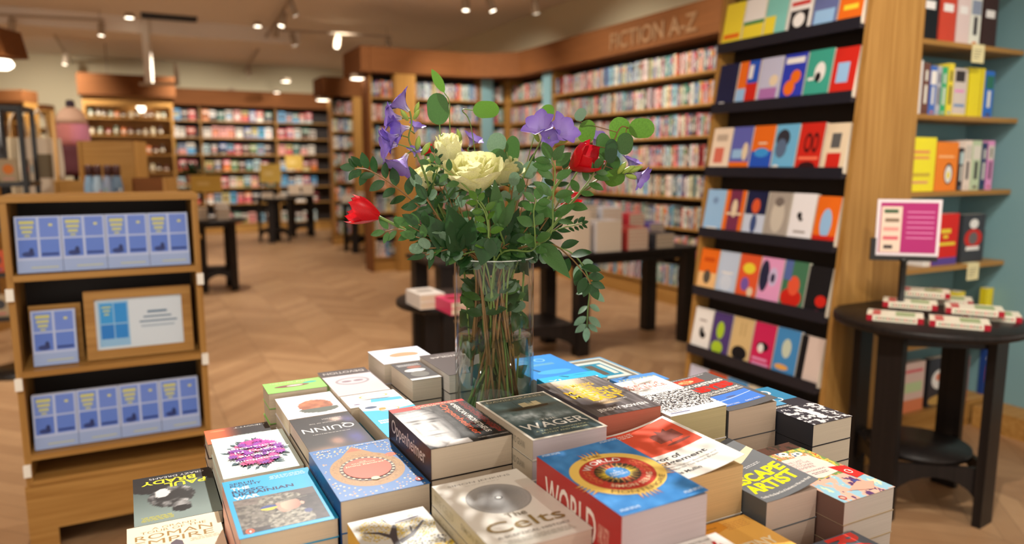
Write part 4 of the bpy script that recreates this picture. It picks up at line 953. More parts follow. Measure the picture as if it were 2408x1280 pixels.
def art_oppen(A):
    def f(u, v):
        # grey weathered face, turned to the left, lit from the left
        F_ = el(u, v, .36, .52, .50, .56); g = 34 + 60 * (v > .86)
        if F_ < 1:
            g = 212 - 130 * max(0, u - .50) / .4 - 50 * F_ ** 3
            g -= 130 * math.exp(-el(u, v, .22, .665, .15, .022)) + 120 * math.exp(-el(u, v, .60, .655, .13, .024))
            g -= 110 * math.exp(-el(u, v, .24, .60, .09, .020)) + 110 * math.exp(-el(u, v, .57, .595, .09, .020))
            g -= 80 * math.exp(-el(u, v, .50, .46, .035, .10)) + 60 * math.exp(-el(u, v, .38, .385, .10, .018)); g += 34 * math.exp(-el(u, v, .38, .50, .04, .12))
            g -= 110 * math.exp(-el(u, v, .38, .285, .17, .014)) + 40 * math.exp(-el(u, v, .38, .24, .12, .02))
            g -= 26 * (math.sin(v * 90 + math.sin(u * 7) * 2) > .6) * (v > .74) + 60 * max(0, v - .86) / .1
            g -= 50 * math.exp(-el(u, v, .12, .42, .03, .12)) + 40 * math.exp(-el(u, v, .70, .42, .03, .14)); g += 14 * nz(u, v, 9, 2)
        elif u > .8: g = 60 + 30 * nz(u, v, 6, 4)
        if v < .10 and u > .3 + .2 * (v / .1): g = 232 if u < .85 else 60
        return gry(g + 7 * nz(u, v, 30, 1))
    A.R(0, 0, 1, 1, (20, 18, 20)); A.IMG(0, 0, .60, .94, 60, 84, f)
    A.R(0, .94, 1, 1, (196, 44, 36)); A.R(0, .90, .38, .945, (196, 44, 36)); A.LINES(.30, .925, .92, .985, 2, (236, 190, 160), 3)
    A.R(.60, 0, 1, .94, (22, 18, 20)); A.T('Oppenheimer', .60, .12, .72, .93, (226, 92, 40), .01, -90)
    A.T('AMERICAN PROMETHEUS', .765, .14, .84, .93, (226, 222, 214), .02, -90); A.LINES(.73, .12, .755, .9, 26, (150, 40, 34), 5); A.LINES(.87, .1, .97, .92, 30, (150, 40, 34), 6); A.T('KAI BIRD AND MARTIN J. SHERWIN', .60, .035, .98, .06, (220, 214, 206))
def art_incarn(A):
    A.R(0, 0, 1, 1, (54, 108, 170)); A.DOTS(.03, .02, .97, .98, 130, .014, [(236, 214, 160), (226, 196, 130), (206, 150, 90)], 4, lambda x, y: el(x, y, .5, .5, .44, .38) > 1.05)
    A.E(.5, .47, .42, .33, (160, 116, 58), 48); A.P([(.28, .74), (.5, .96), (.72, .74)], (160, 116, 58)); A.P([(.40, .85), (.5, .93), (.60, .85)], (206, 84, 36)); A.E(.87, .66, .07, .04, (206, 84, 36), 12)
    A.DOTS(.08, .15, .92, .80, 240, .010, [(140, 96, 44), (186, 140, 76)], 8, lambda x, y: el(x, y, .5, .47, .40, .31) < 1 and el(x, y, .5, .47, .31, .235) > 1)
    A.E(.5, .47, .315, .235, (70, 40, 30), 40)
    for k in range(26):
        t = 6.2832 * k / 26; A.E(.5 + .295 * math.cos(t), .47 + .218 * math.sin(t), .018, .011, (232, 206, 170), 8)
    A.E(.5, .47, .27, .197, (214, 72, 30), 40); A.T('THE', .46, .60, .54, .615, (240, 216, 180)); A.T('INCARNATIONS', .36, .575, .64, .593, (240, 216, 180)); A.T('Janina Ramirez', .27, .53, .73, .562, (244, 220, 186), .005)
    A.E(.5, .262, .05, .03, (206, 200, 160), 12); A.T('SUNDAY TIMES BESTSELLER', .55, .95, .93, .968, (226, 220, 210)); A.T('A GEM', .07, .93, .24, .95, (226, 220, 210)); penguin(A, .92, .10, .05, (200, 70, 50))
def art_celts(A):
    A.R(0, 0, 1, 1, (230, 228, 220)); A.T('SIMON JENKINS', .14, .915, .86, .948, (110, 108, 104)); A.LINES(.3, .885, .7, .898, 1, (190, 188, 180))
    A.E(.5, .63, .335, .215, (74, 74, 78), 60); A.E(.5, .63, .33, .211, (196, 196, 194), 60)
    for k in range(22): r = .324 - k * .0138; A.RING(.5, .63, r, r * .64, .0045, (96, 96, 100) if k % 3 else (70, 70, 74), 72)
    A.E(.5, .63, .04, .025, (80, 80, 84), 20); A.E(.5, .63, .028, .017, (226, 226, 222), 20)
    A.T('The', .38, .345, .60, .405, (120, 108, 84), .0); A.T('Celts', .10, .195, .90, .325, (146, 122, 70), .0); A.T('A SCEPTICAL HISTORY', .12, .125, .88, .152, (120, 118, 112)); A.LINES(.14, .045, .86, .10, 3, (196, 194, 186), 4)
def art_world(A):
    BLU = (70, 146, 214); YE = (244, 208, 108); RE = (196, 62, 52)
    def f(u, v): q = nz(u, v, 8, 3) * 22; return (60 + q, 136 + q, 206 + q)
    A.IMG(0, 0, 1, 1, 24, 34, f); cx, cy = .5, .50; asp = A.W / A.L
    for ang in (90, 200, 270, 340): A.ZIG(cx, cy, .44, .60, 5, (176, 84, 36), ang - 14, ang + 14); A.ZIG(cx, cy, .43, .565, 5, YE, ang - 13, ang + 13)
    A.E(cx, cy, .485, .485 * asp, YE, 60); A.E(cx, cy, .385, .385 * asp, (150, 40, 36), 60); A.E(cx, cy, .38, .38 * asp, RE, 60)
    A.ZIG(cx, cy, .20, .265, 26, (110, 60, 40)); A.E(cx, cy, .235, .235 * asp, (50, 48, 40), 48)
    A.ZIG(cx, cy, .12, .235, 22, (216, 150, 60)); A.ZIG(cx, cy, .10, .20, 22, (80, 120, 90)); A.ZIG(cx, cy, .10, .165, 18, (244, 214, 90))
    A.ZIG(cx, cy, .12, .23, 4, (206, 60, 44), 70, 110); A.ZIG(cx, cy, .12, .23, 4, (206, 60, 44), 250, 290); A.ZIG(cx, cy, .12, .23, 4, (244, 214, 60), 340, 380); A.ZIG(cx, cy, .12, .23, 4, (244, 214, 60), 160, 200)
    A.E(cx, cy, .125, .125 * asp, BLU, 36); A.T('A', .485, .525, .515, .545, WHT); A.T('FAMILY', .42, .493, .58, .515, WHT); A.T('HISTORY', .40, .462, .60, .484, WHT)
    for k, t in enumerate((-20, -5, 10, 25, 155, 170, 185, 200)):
        r = math.radians(t); x, y = cx + .31 * math.cos(r), cy + .31 * asp * math.sin(r); A.RING(x, y, .035, .024, .008, (226, 130, 80), 12); A.E(x + .02, y + .01, .014, .01, (226, 130, 80), 8)
    A.ARC('THE', cx, cy, .435, 112, 78, .055, (150, 110, 50)); A.ARC('WORLD', cx, cy, .305, 148, 48, .085, WHT, .01)
    A.ARC('SIMON SEBAG', cx, cy, .31, 222, 330, .062, (246, 226, 190), .01); A.ARC('MONTEFIORE', cx, cy, .435, 226, 322, .06, (120, 96, 60), .0)
    for (x0, y0) in ((.03, .95), (.76, .95), (.03, .03), (.76, .03)): A.LINES(x0, y0, x0 + .22, y0 + .03, 2, (214, 232, 244), 3)
def art_wager(A):
    def f(u, v):
        g = 84 + 40 * v + 26 * nz(u, v, 4, 6); c = (g * .80, g * 1.0, g * 1.02)
        w_ = math.exp(-el(u, v, .25, .50, .35, .10)) + .8 * math.exp(-el(u, v, .7, .42, .3, .05)); w_ *= .6 + .9 * nz(u, v, 10, 8)
        c = mixc(c, (206, 222, 228), w_)
        c = mixc(c, (60, 56, 44), 1.2 * math.exp(-el(u, v, .5, .68, .36, .045))); c = mixc(c, (206, 194, 150), 1.1 * math.exp(-el(u, v, .62, .74, .10, .05)))
        if v < .32: c = mixc(c, (60, 84, 92), .8)
        if v > .9: c = mixc(c, (96, 96, 84), .6)
        return c
    A.R(0, 0, 1, 1, (228, 224, 212)); A.IMG(.035, .025, .965, .975, 46, 66, f)
    for x in (.40, .50, .62): A.P([(x, .64), (x + .006, .64), (x + .012, .86), (x + .006, .86)], (60, 56, 44))
    A.P([(.22, .66), (.80, .70), (.78, .66), (.30, .63)], (64, 56, 42)); A.P([(.44, .69), (.56, .70), (.55, .80), (.44, .79)], (196, 186, 150)); A.P([(.62, .70), (.72, .71), (.71, .80), (.63, .80)], (214, 204, 166))
    A.T('DAVID GRANN', .10, .905, .88, .945, (200, 196, 166)); A.T('THE', .40, .335, .62, .375, (222, 226, 222), .0); A.T('WAGER', .07, .195, .93, .315, (236, 238, 232), .01)
    A.T('A TALE OF SHIPWRECK,', .16, .125, .86, .152, (200, 208, 170)); A.T('MUTINY AND MURDER', .20, .075, .82, .102, (200, 208, 170))
def camo(u, v, seed=1):
    q = nz(u, v, 14, seed); r = nz(u, v, 22, seed + 3)
    return mixc(mixc((150, 146, 132), (84, 80, 72), q * 2 + .5), (196, 190, 178), r)
def art_russo(A):
    CY = (32, 164, 218); A.R(0, 0, 1, 1, CY); A.T('SERHII', .07, .905, .34, .945, (14, 44, 84), .02); A.T('PLOKHY', .07, .86, .42, .90, (14, 44, 84), .02)
    A.T('THE', .07, .80, .27, .85, WHT, .02); A.T('RUSSO-', .07, .74, .46, .795, (14, 44, 84), .03); A.T('UKRAINIAN', .07, .68, .74, .735, (14, 44, 84), .03); A.T('WAR', .07, .62, .34, .675, WHT, .03)
    A.LINES(.50, .88, .94, .955, 4, (190, 228, 240), 2)
    def f(u, v):
        c = mixc((40, 34, 36), (78, 66, 66), .6 * nz(u, v, 12, 4) + .3)
        if u < .34 + .2 * v and v > .12: c = mixc(camo(u, v, 2), (60, 52, 50), .35)
        if v > .80: c = mixc(c, (120, 104, 98), .5)
        if el(u, v, .58, .14, .27, .36) < 1: c = camo(u, v, 7)
        if el(u, v, .56, .58, .10, .20) < 1: c = (190, 146, 128)
        if el(u, v, .64, .58, .125, .17) < 1: c = mixc((216, 172, 152), (150, 106, 92), (u - .56) * 4 + (.6 - v) * 1.2)
        if el(u, v, .775, .56, .025, .05) < 1: c = (206, 160, 142)
        if el(u, v, .54, .82, .26, .14) < 1: c = camo(u, v, 9)
        if el(u, v, .66, .745, .22, .035) < 1: c = mixc(camo(u, v, 5), (70, 64, 58), .4)
        if el(u, v, .38, .60, .10, .075) < 1: c = (44, 66, 140) if v > .60 else (214, 200, 60)
        if el(u, v, .80, .30, .05, .06) < 1: c = (60, 70, 120)
        return c
    A.IMG(.05, .05, .93, .61, 84, 66, f); penguin(A, .12, .08, .055)
def art_caco(A):
    A.R(0, 0, 1, 1, (214, 230, 224)); rr = random.Random(2)
    for k in range(40):
        t = rr.uniform(0, 6.28); r = rr.uniform(.8, 1.08); x, y = .5 + .38 * r * math.cos(t), .53 + .34 * r * math.sin(t); a = t + rr.uniform(-.5, .5); dx, dy = .07 * math.cos(a), .045 * math.sin(a)
        A.P([(x - dx, y - dy), (x - dy * .5, y + dx * .3), (x + dx, y + dy), (x + dy * .5, y - dx * .3)], rr.choice([(70, 96, 104), (96, 120, 124), (54, 78, 88)]))
    for k in range(90):
        t = rr.uniform(0, 6.28); r = math.sqrt(rr.random()); x, y = .5 + .34 * r * math.cos(t), .53 + .29 * r * math.sin(t)
        A.ZIG(x, y, .045, .085, 9, rr.choice([(186, 56, 160), (206, 70, 150), (150, 60, 170), (214, 90, 140), (130, 60, 160)]))
    for k, s in enumerate(['cacophony', 'of bone', 'kerri ni', 'dochartaigh']): w_ = len(s) * .036; A.T(s, .5 - w_ * .95, .70 - k * .105, .5 + w_ * .95, .755 - k * .105, (246, 240, 246), .01)
    A.LINES(.2, .95, .8, .965, 1, (150, 170, 170)); A.LINES(.3, .04, .7, .055, 1, (150, 170, 170))
def art_brady(A):
    def f(u, v):
        g = mixc((60, 72, 70), (126, 142, 138), (v - .1) * 1.3) if v > .3 - .1 * math.sin(u * 6) else (30, 30, 30)
        if el(u, v, .55, .52, .28, .22) < 1: g = gry(40 + 150 * max(0, nz(u, v, 9, 5)))
        if el(u, v, .45, .74, .11, .09) < 1: g = gry(70 + 100 * max(0, nz(u, v, 8, 1) + .4))
        if el(u, v, .45, .80, .12, .06) < 1: g = (24, 24, 24)
        if el(u, v, .66, .42, .09, .09) < 1: g = (204, 206, 204)
        return g
    A.IMG(0, 0, 1, 1, 40, 56, f); A.R(0, 0, 1, .17, (26, 26, 28)); A.T('PAUL', .10, .215, .62, .315, (238, 226, 40), .02); A.T('BRADY', .22, .115, .90, .205, (238, 226, 40), .02); A.T('CRAZY DREAMS', .10, .05, .80, .09, (196, 196, 196))
    A.LINES(.55, .86, .92, .95, 5, (196, 190, 60), 3)
def art_roman(A):
    A.R(0, 0, 1, 1, (238, 222, 196)); G = (150, 116, 56); A.T('A GRAND', .26, .90, .74, .935, G); A.T('TOUR OF THE', .14, .845, .84, .885, G); A.T('ROMAN', .08, .745, .90, .825, G, .0); A.T('EMPIRE', .08, .645, .90, .725, G, .0)
    A.LINES(.64, .58, .95, .63, 3, (190, 170, 140)); A.P([(.42, .50), (.58, .50), (.56, .62), (.50, .66), (.44, .62)], (90, 80, 90));
def art_quinn(A):
    def f(u, v):
        c = (30, 26, 28)
        c = mixc(c, (206, 176, 160), 1.2 * math.exp(-el(u, v, .28, .16, .12, .06))); c = mixc(c, (150, 110, 90), math.exp(-el(u, v, .5, .74, .12, .10)) * 1.2)
        c = mixc(c, (60, 60, 130), math.exp(-el(u, v, .2, .72, .16, .2))); c = mixc(c, (140, 110, 90), math.exp(-el(u, v, .75, .92, .3, .1))); c = mixc(c, (70, 66, 120), math.exp(-el(u, v, .1, .2, .1, .1)))
        return mixc(c, (60, 50, 50), .3 * nz(u, v, 9, 3))
    A.IMG(0, 0, 1, 1, 30, 44, f); A.T('QUINN', .08, .30, .92, .44, (236, 232, 226), .0); A.T('SUSANNAH', .18, .10, .5, .13, (200, 196, 190)); A.T('AUTHOR OF THE', .3, .20, .75, .225, (190, 186, 180)); A.LINES(.2, .50, .8, .52, 1, (190, 186, 180))
def art_green(A):
    A.R(0, 0, 1, 1, (136, 196, 96)); A.T('Wild Green', .12, .09, .88, .16, (206, 236, 180)); A.T('Wonders', .2, .20, .8, .26, (216, 226, 60)); A.E(.22, .34, .12, .07, (30, 160, 160)); A.E(.55, .50, .3, .12, (120, 70, 66)); A.E(.5, .5, .14, .06, (226, 196, 190))
def art_hands(A):
    def f(u, v):
        c = (226, 224, 232)
        if el(u, v, .42, .55, .30, .26) < 1: c = mixc((190, 120, 84), (140, 80, 56), nz(u, v, 6, 2) + .4)
        if el(u, v, .40, .72, .34, .16) < 1 and v > .68: c = (84, 92, 84)
        if el(u, v, .5, .12, .4, .08) < 1: c = (200, 200, 226)
        return c
    A.IMG(0, 0, 1, 1, 34, 48, f)
def art_devot(A):
    A.R(0, 0, 1, 1, (196, 186, 190)); A.R(0, 0, 1, .24, (62, 52, 52)); A.T('DEVOTION', .08, .07, .92, .15, (196, 190, 186)); A.E(.5, .50, .34, .14, (150, 138, 144)); A.E(.5, .50, .29, .11, (190, 180, 186)); A.E(.62, .50, .1, .03, (130, 110, 120)); A.E(.38, .50, .1, .03, (130, 110, 120))
def art_gold(A):
    A.R(0, 0, 1, 1, (240, 236, 230)); A.RING(.45, .30, .27, .15, .045, (206, 160, 84)); A.T('ring of', .35, .27, .58, .31, (206, 180, 120)); A.P([(.15, .55), (.35, .62), (.6, .56), (.8, .50), (.5, .50)], (96, 76, 66)); A.P([(.02, .62), (.55, .55), (.60, .80), (.02, .86)], (60, 170, 222)); A.E(.85, .8, .06, .04, (110, 90, 130))
def art_bluegold(A):
    A.R(0, 0, 1, 1, (44, 172, 222)); A.P([(0, 0), (1, 0), (1, .16), (.5, .24), (0, .18)], (238, 238, 236)); A.RING(.5, .20, .2, .07, .03, (210, 160, 80)); A.E(.62, .17, .07, .04, (220, 140, 60)); A.LINES(.3, .5, .9, .62, 2, WHT, 2, .7); A.E(.8, .08, .12, .04, (60, 80, 110))
def art_congo(A):
    A.R(0, 0, 1, 1, (216, 220, 238)); A.T('LINGON', .12, .10, .9, .22, (110, 126, 180), .0); A.LINES(.1, .05, .9, .08, 1, (160, 170, 206)); A.E(.45, .5, .28, .17, (206, 140, 106)); A.R(0, .62, 1, 1, (226, 228, 238))
def art_face(A):
    A.R(0, 0, 1, 1, (60, 58, 60)); A.LINES(.1, .1, .9, .22, 2, (170, 170, 170), 4, .7); A.E(.4, .30, .25, .07, (150, 90, 74)); A.E(.5, .48, .36, .09, (216, 216, 214)); A.E(.5, .7, .3, .15, (110, 110, 106)); A.R(0, .9, 1, 1, (200, 200, 200))
def art_holes(A):
    A.R(0, 0, 1, 1, (74, 66, 66)); A.T('NICHOLAS', .15, .15, .88, .21, (206, 200, 196), .02); A.T('CRANE', .3, .08, .75, .12, (150, 144, 140)); A.LINES(.2, .9, .8, .93, 1, (150, 144, 140))
def art_teal(A): A.R(0, 0, 1, 1, (80, 176, 166)); A.E(.4, .3, .2, .06, (200, 220, 210)); A.LINES(.2, .1, .8, .2, 2, (220, 236, 230))
def art_blue(A):
    A.R(0, 0, 1, 1, (40, 130, 214)); A.R(.03, .02, .97, .98, (48, 140, 222)); A.RING(.30, .80, .1, .07, .03, (120, 186, 232)); A.RING(.62, .80, .1, .07, .03, (120, 186, 232)); A.R(.25, .58, .75, .66, (90, 160, 200)); A.P([(.2, .5), (.26, .5), (.34, .3), (.3, .26)], (30, 84, 130)); A.E(.5, .3, .3, .08, (70, 170, 226))
def art_cyan(A):
    A.R(0, 0, 1, 1, (46, 176, 222)); A.P([(.35, .95), (.42, .92), (.50, .74), (.46, .66)], (28, 100, 140)); A.E(.7, .8, .12, .03, (30, 140, 190)); A.T('VI', .1, .45, .3, .6, (220, 240, 244), .02); A.T('OCEAN', .1, .25, .9, .38, (220, 240, 244), .02)
def art_greyteal(A):
    A.R(0, 0, 1, 1, (90, 150, 186)); A.R(.05, .04, .95, .96, (196, 196, 186)); A.R(.10, .08, .90, .92, (120, 118, 108)); A.R(.18, .16, .82, .84, (196, 206, 200)); A.R(.26, .24, .74, .76, (30, 130, 160)); A.R(.34, .3, .5, .7, (90, 80, 70)); A.R(.6, .3, .7, .7, (206, 206, 196))
def art_blueyel(A): A.R(0, 0, 1, 1, (84, 146, 214)); A.T('HARVEST', .08, .55, .92, .66, (226, 214, 110), .02); A.LINES(.1, .4, .9, .5, 2, WHT)
def art_midd(A):
    def f(u, v):
        g = 100 + 50 * nz(u * 5, v * .7, 4, 3); c = (g, g * .96, g * .98); c = mixc(c, (246, 214, 160), 1.0 * math.exp(-((u - .42) / .16) ** 2) * (v > .25)); c = mixc(c, (246, 226, 200), .9 * math.exp(-el(u, v, .42, .97, .3, .12)))
        c = mixc(c, (52, 44, 48), .9 * math.exp(-el(u, v, .2, .3, .2, .15))); return c
    A.IMG(0, 0, 1, 1, 40, 50, f); YL_ = (240, 190, 40)
    A.T('THE MAKING', .18, .76, .74, .84, YL_, .02); A.T('OF THE', .30, .68, .66, .74, YL_, .02); A.T('MODERN', .12, .58, .90, .67, YL_, .03); A.T('MIDDLE', .12, .47, .90, .56, YL_, .03); A.T('EAST', .30, .35, .86, .455, YL_, .03); A.T('A PERSONAL HISTORY', .34, .30, .80, .325, WHT)
    A.T('JEREMY BOWEN', .12, .07, .90, .15, (240, 238, 236), .02); A.LINES(.2, .955, .8, .975, 1, WHT)
def art_legacy(A):
    A.R(0, 0, 1, 1, (242, 240, 236)); A.T('LEGACY OF', .14, .80, .84, .86, (206, 90, 74), .01); A.T('VIOLENCE', .14, .72, .88, .785, (206, 90, 74), .01); A.LINES(.1, .88, .9, .93, 2, (190, 190, 190), 2, .3); A.LINES(.18, .60, .86, .69, 3, (180, 180, 184), 3, .3)
    def f(u, v): q = nz(u, v, 26, 3); return (70, 70, 74) if q > .05 - (.5 - abs(v - .5)) * .35 else (240, 238, 234)
    A.IMG(.0, .12, 1, .56, 70, 50, f, True); A.R(.05, .04, .42, .13, (236, 234, 238)); A.R(.07, .045, .40, .058, (90, 90, 140)); A.LINES(.08, .07, .3, .12, 3, (120, 120, 120))
def art_abyss(A):
    A.R(0, 0, 1, 1, (96, 96, 98)); A.LINES(.05, .965, .9, .985, 1, (220, 220, 220)); A.R(.03, .80, .70, .95, (190, 66, 50)); A.E(.38, .87, .16, .04, (240, 190, 140), 10); A.ZIG(.38, .87, .05, .14, 8, (236, 140, 90))
    A.T('MAX HASTINGS', .05, .70, .95, .77, WHT, .03); A.T('ABYSS', .05, .53, .95, .68, (222, 40, 30), .06); A.T('WORLD ON THE BRINK', .08, .46, .95, .505, WHT, .02); A.T('THE CUBAN MISSILE CRISIS 1962', .08, .415, .95, .445, WHT, .01)
    A.R(.05, .10, .92, .39, (72, 126, 214)); A.P([(.05, .22), (.92, .30), (.92, .31), (.05, .235)], (190, 210, 236)); A.E(.5, .3, .1, .015, (90, 100, 140)); A.T('SUNDAY TIMES', .1, .12, .42, .145, WHT); A.T('DAILY MAIL', .55, .12, .85, .145, WHT)
def art_to(A):
    A.R(0, 0, 1, 1, (46, 48, 56)); A.R(0, .62, 1, 1, (50, 130, 170)); A.T('TO', .3, .80, .75, .92, WHT, .03); A.RING(.55, .66, .12, .05, .03, WHT); A.R(.05, .52, .5, .64, (90, 160, 200)); A.LINES(.05, .46, .5, .5, 2, WHT)
    def f(u, v): q = nz(u, v, 9, 5); return (214, 214, 216) if q > .22 else (54, 56, 64)
    A.IMG(0, 0, 1, .44, 50, 36, f, True); A.P([(.46, .42), (.52, .42), (.62, .2), (.5, .14), (.42, .2)], (232, 232, 232)); A.E(.5, .12, .1, .04, (226, 226, 226))
def art_error(A):
    A.R(0, 0, 1, 1, (236, 236, 230)); A.R(.0, .44, .955, .97, (232, 92, 66)); A.R(.52, .60, .86, .76, (150, 84, 76)); A.ZIG(.69, .70, .10, .19, 9, (140, 80, 74)); A.E(.72, .54, .17, .02, (150, 84, 76)); A.LINES(.04, .86, .42, .94, 3, (246, 226, 216), 3); 
    A.T('Error of', .05, .335, .52, .40, (60, 60, 64), .02); A.T('Judgement', .05, .245, .80, .315, (60, 60, 64), .02); A.T('The Birmingham Bombings and', .10, .20, .86, .225, (140, 140, 140)); A.T('the Scandal That Shook Britain', .12, .165, .84, .19, (140, 140, 140)); A.T('Chris Mullin', .05, .085, .50, .125, (60, 60, 64), .01)
def art_escape(A):
    A.R(0, 0, 1, 1, (108, 112, 116)); A.R(0, .93, 1, 1, (30, 30, 32)); YL_ = (240, 232, 20); A.T('JONATHAN', .1, .85, .6, .90, YL_, .02); A.T('FREEDLAND', .1, .78, .6, .83, YL_, .02); A.P([(0, .60), (.3, .66), (.6, .60), (1, .70), (1, .78), (.6, .72), (.3, .74), (0, .70)], (214, 206, 176)); A.T('THE', .08, .46, .26, .54, YL_, .04)
    A.T('ESCAPE', .05, .30, .95, .445, YL_, .04); A.T('ARTIST', .05, .14, .93, .285, YL_, .04); A.LINES(.5, .5, .8, .54, 2, (206, 206, 206)); A.T('The Man Who Broke Out of Auschwitz to Warn the World', .04, .055, .96, .085, WHT, .01)
def art_ottoman(A):
    rr = random.Random(6)
    def f(u, v):
        q = nz(u, v, 5, 6); r = nz(u, v, 8, 9); pal = [(90, 60, 50), (196, 64, 48), (226, 196, 90), (120, 150, 90), (226, 150, 110), (236, 226, 206), (60, 74, 130), (120, 176, 200)]
        if v > .85: return pal[0] if r > 0 else (60, 50, 40)
        if v < .35: return [(64, 84, 150), (90, 60, 110), (226, 180, 160), (150, 196, 214), (206, 224, 190)][int((q + 1) * 2.6) % 5]
        return pal[int((q + 1) * 4 + r) % 8]
    A.IMG(0, 0, 1, 1, 44, 60, f, True)
    for (x, y) in ((.25, .80), (.55, .83), (.75, .78)): A.E(x, y, .08, .035, (240, 236, 232), 16); A.E(x, y, .03, .015, (100, 120, 110), 10)
    A.P([(.10, .68), (.35, .74), (.85, .72), (.90, .56), (.86, .40), (.4, .36), (.12, .42)], (240, 216, 206)); C = (150, 130, 130)
    A.T('THE LAST', .28, .655, .62, .685, C); A.T('DAYS OF THE', .24, .615, .68, .645, C); A.T('OTTOMAN', .28, .575, .66, .605, C); A.T('EMPIRE', .32, .535, .62, .565, C); A.T('RYAN GINGERAS', .26, .48, .70, .50, C); A.LINES(.35, .42, .65, .46, 2, C)
    A.P([(.74, .48), (1, .44), (1, .26), (.8, .24)], (206, 44, 44)); A.RING(.88, .35, .05, .035, .012, WHT); A.E(.91, .355, .015, .01, WHT, 8); A.P([(.35, .12), (.7, .2), (.9, .14), (.7, .05)], (226, 170, 150)); A.RING(.1, .06, .05, .03, .015, (200, 60, 50))
def art_russia(A):
    A.R(0, 0, 1, 1, (236, 234, 230)); A.T('THE SUNDAY TIMES BESTSELLER', .12, .945, .86, .965, INK, .01); A.T('RUSSIA', .05, .74, .97, .92, (196, 40, 34), .05); A.T('RUSSIA', .055, .745, .975, .915, (236, 234, 230), -.015); A.LINES(.1, .6, .9, .7, 3, INK)
def art_orange(A):
    A.R(0, 0, 1, 1, (244, 190, 96)); A.P([(0, .80), (.30, .74), (.40, .86), (.62, .90), (.60, 1), (0, 1)], (232, 160, 52)); A.T('THE INTERNATIONAL BESTSELLER', .06, .93, .50, .945, (110, 70, 30)); A.LINES(.58, .86, .92, .96, 5, (214, 150, 80), 2, .3); A.T('DESTINY', .2, .58, .9, .68, (250, 236, 200), .03)  # darker orange polygon paints the neighbouring pile's cast shadow into the print
def art_bomber(A):
    A.R(0, 0, 1, 1, (90, 100, 114)); A.P([(0, .80), (.05, .93), (.5, .95), (.52, .88), (.3, .82)], (26, 26, 28)); A.T('IAN', .20, .905, .32, .93, (206, 206, 206)); A.T('KERSHAW', .10, .86, .42, .89, (226, 226, 226)); A.T('ROMANS', .52, .10, .95, .99, (222, 62, 54), .04, -90)
    A.P([(0, .52), (.1, .60), (.16, .5), (.26, .58), (.34, .44), (.44, .46), (.5, .3), (0, .2)], (226, 226, 228)); A.P([(.52, .70), (.50, .36), (.60, .38)], (236, 236, 238)); A.E(.26, .66, .03, .02, (200, 206, 214), 10)
def art_tree(A):
    A.R(0, 0, 1, 1, (206, 206, 200)); A.R(0, 0, 1, .45, (238, 206, 50))
    A.DOTS(.06, .60, .62, .95, 190, .018, [(200, 172, 50), (176, 150, 40), (222, 196, 70)], 3, lambda x, y: el(x, y, .3, .8, .28, .16) < 1); A.DOTS(.45, .55, .98, .90, 150, .018, [(200, 172, 50), (150, 140, 60), (222, 196, 70)], 5, lambda x, y: el(x, y, .7, .72, .28, .14) < 1)
    D = (70, 66, 72)
    A.P([(.28, .30), (.46, .30), (.42, .5), (.44, .64), (.52, .80), (.48, .82), (.37, .70), (.34, .52)], D); A.P([(.43, .60), (.62, .66), (.86, .80), (.88, .79), (.64, .62), (.44, .55)], D); A.P([(.37, .64), (.26, .74), (.10, .80), (.10, .81), (.28, .77), (.39, .70)], D); A.P([(.50, .80), (.40, .92), (.56, .96), (.54, .9)], D); A.P([(.62, .65), (.66, .76), (.68, .76), (.65, .65)], D)
    A.DOTS(.5, .38, .98, .56, 120, .02, [(80, 80, 84), (226, 220, 200), (150, 140, 90)], 6); A.DOTS(.02, .25, .98, .40, 120, .02, [(214, 180, 40), (246, 226, 110), (120, 110, 60)], 7)
    A.P([(.46, .82), (.90, .86), (.86, .98), (.42, .94)], (238, 238, 240)); A.P([(.52, .835), (.86, .866), (.855, .88), (.515, .85)], (60, 60, 100)); A.LINES(.64, .89, .80, .94, 3, (130, 130, 130), 2); 
def art_beige(A): A.R(0, 0, 1, 1, (240, 216, 182)); A.LINES(.2, .8, .8, .9, 2, (190, 150, 110))
def art_redking(A): A.R(0, 0, 1, 1, (206, 50, 44)); A.T('BROTHER KING', .12, .92, .86, .955, (236, 226, 216)); A.E(.62, .78, .24, .10, (226, 214, 204)); A.E(.62, .78, .19, .07, (190, 120, 100))
def art_hewitt(A):
    def f(u, v): return mixc((40, 36, 40), (214, 100, 60), (u - .45) * 3)
    A.IMG(0, 0, 1, 1, 16, 20, f); A.T('HEWITT', .06, .08, .55, .14, (200, 196, 190), .01); A.E(.8, .15, .12, .05, (226, 130, 90))
def art_blank(A): A.R(0, 0, 1, 1, (190, 60, 50)); A.LINES(.1, .8, .9, .9, 2, WHT)

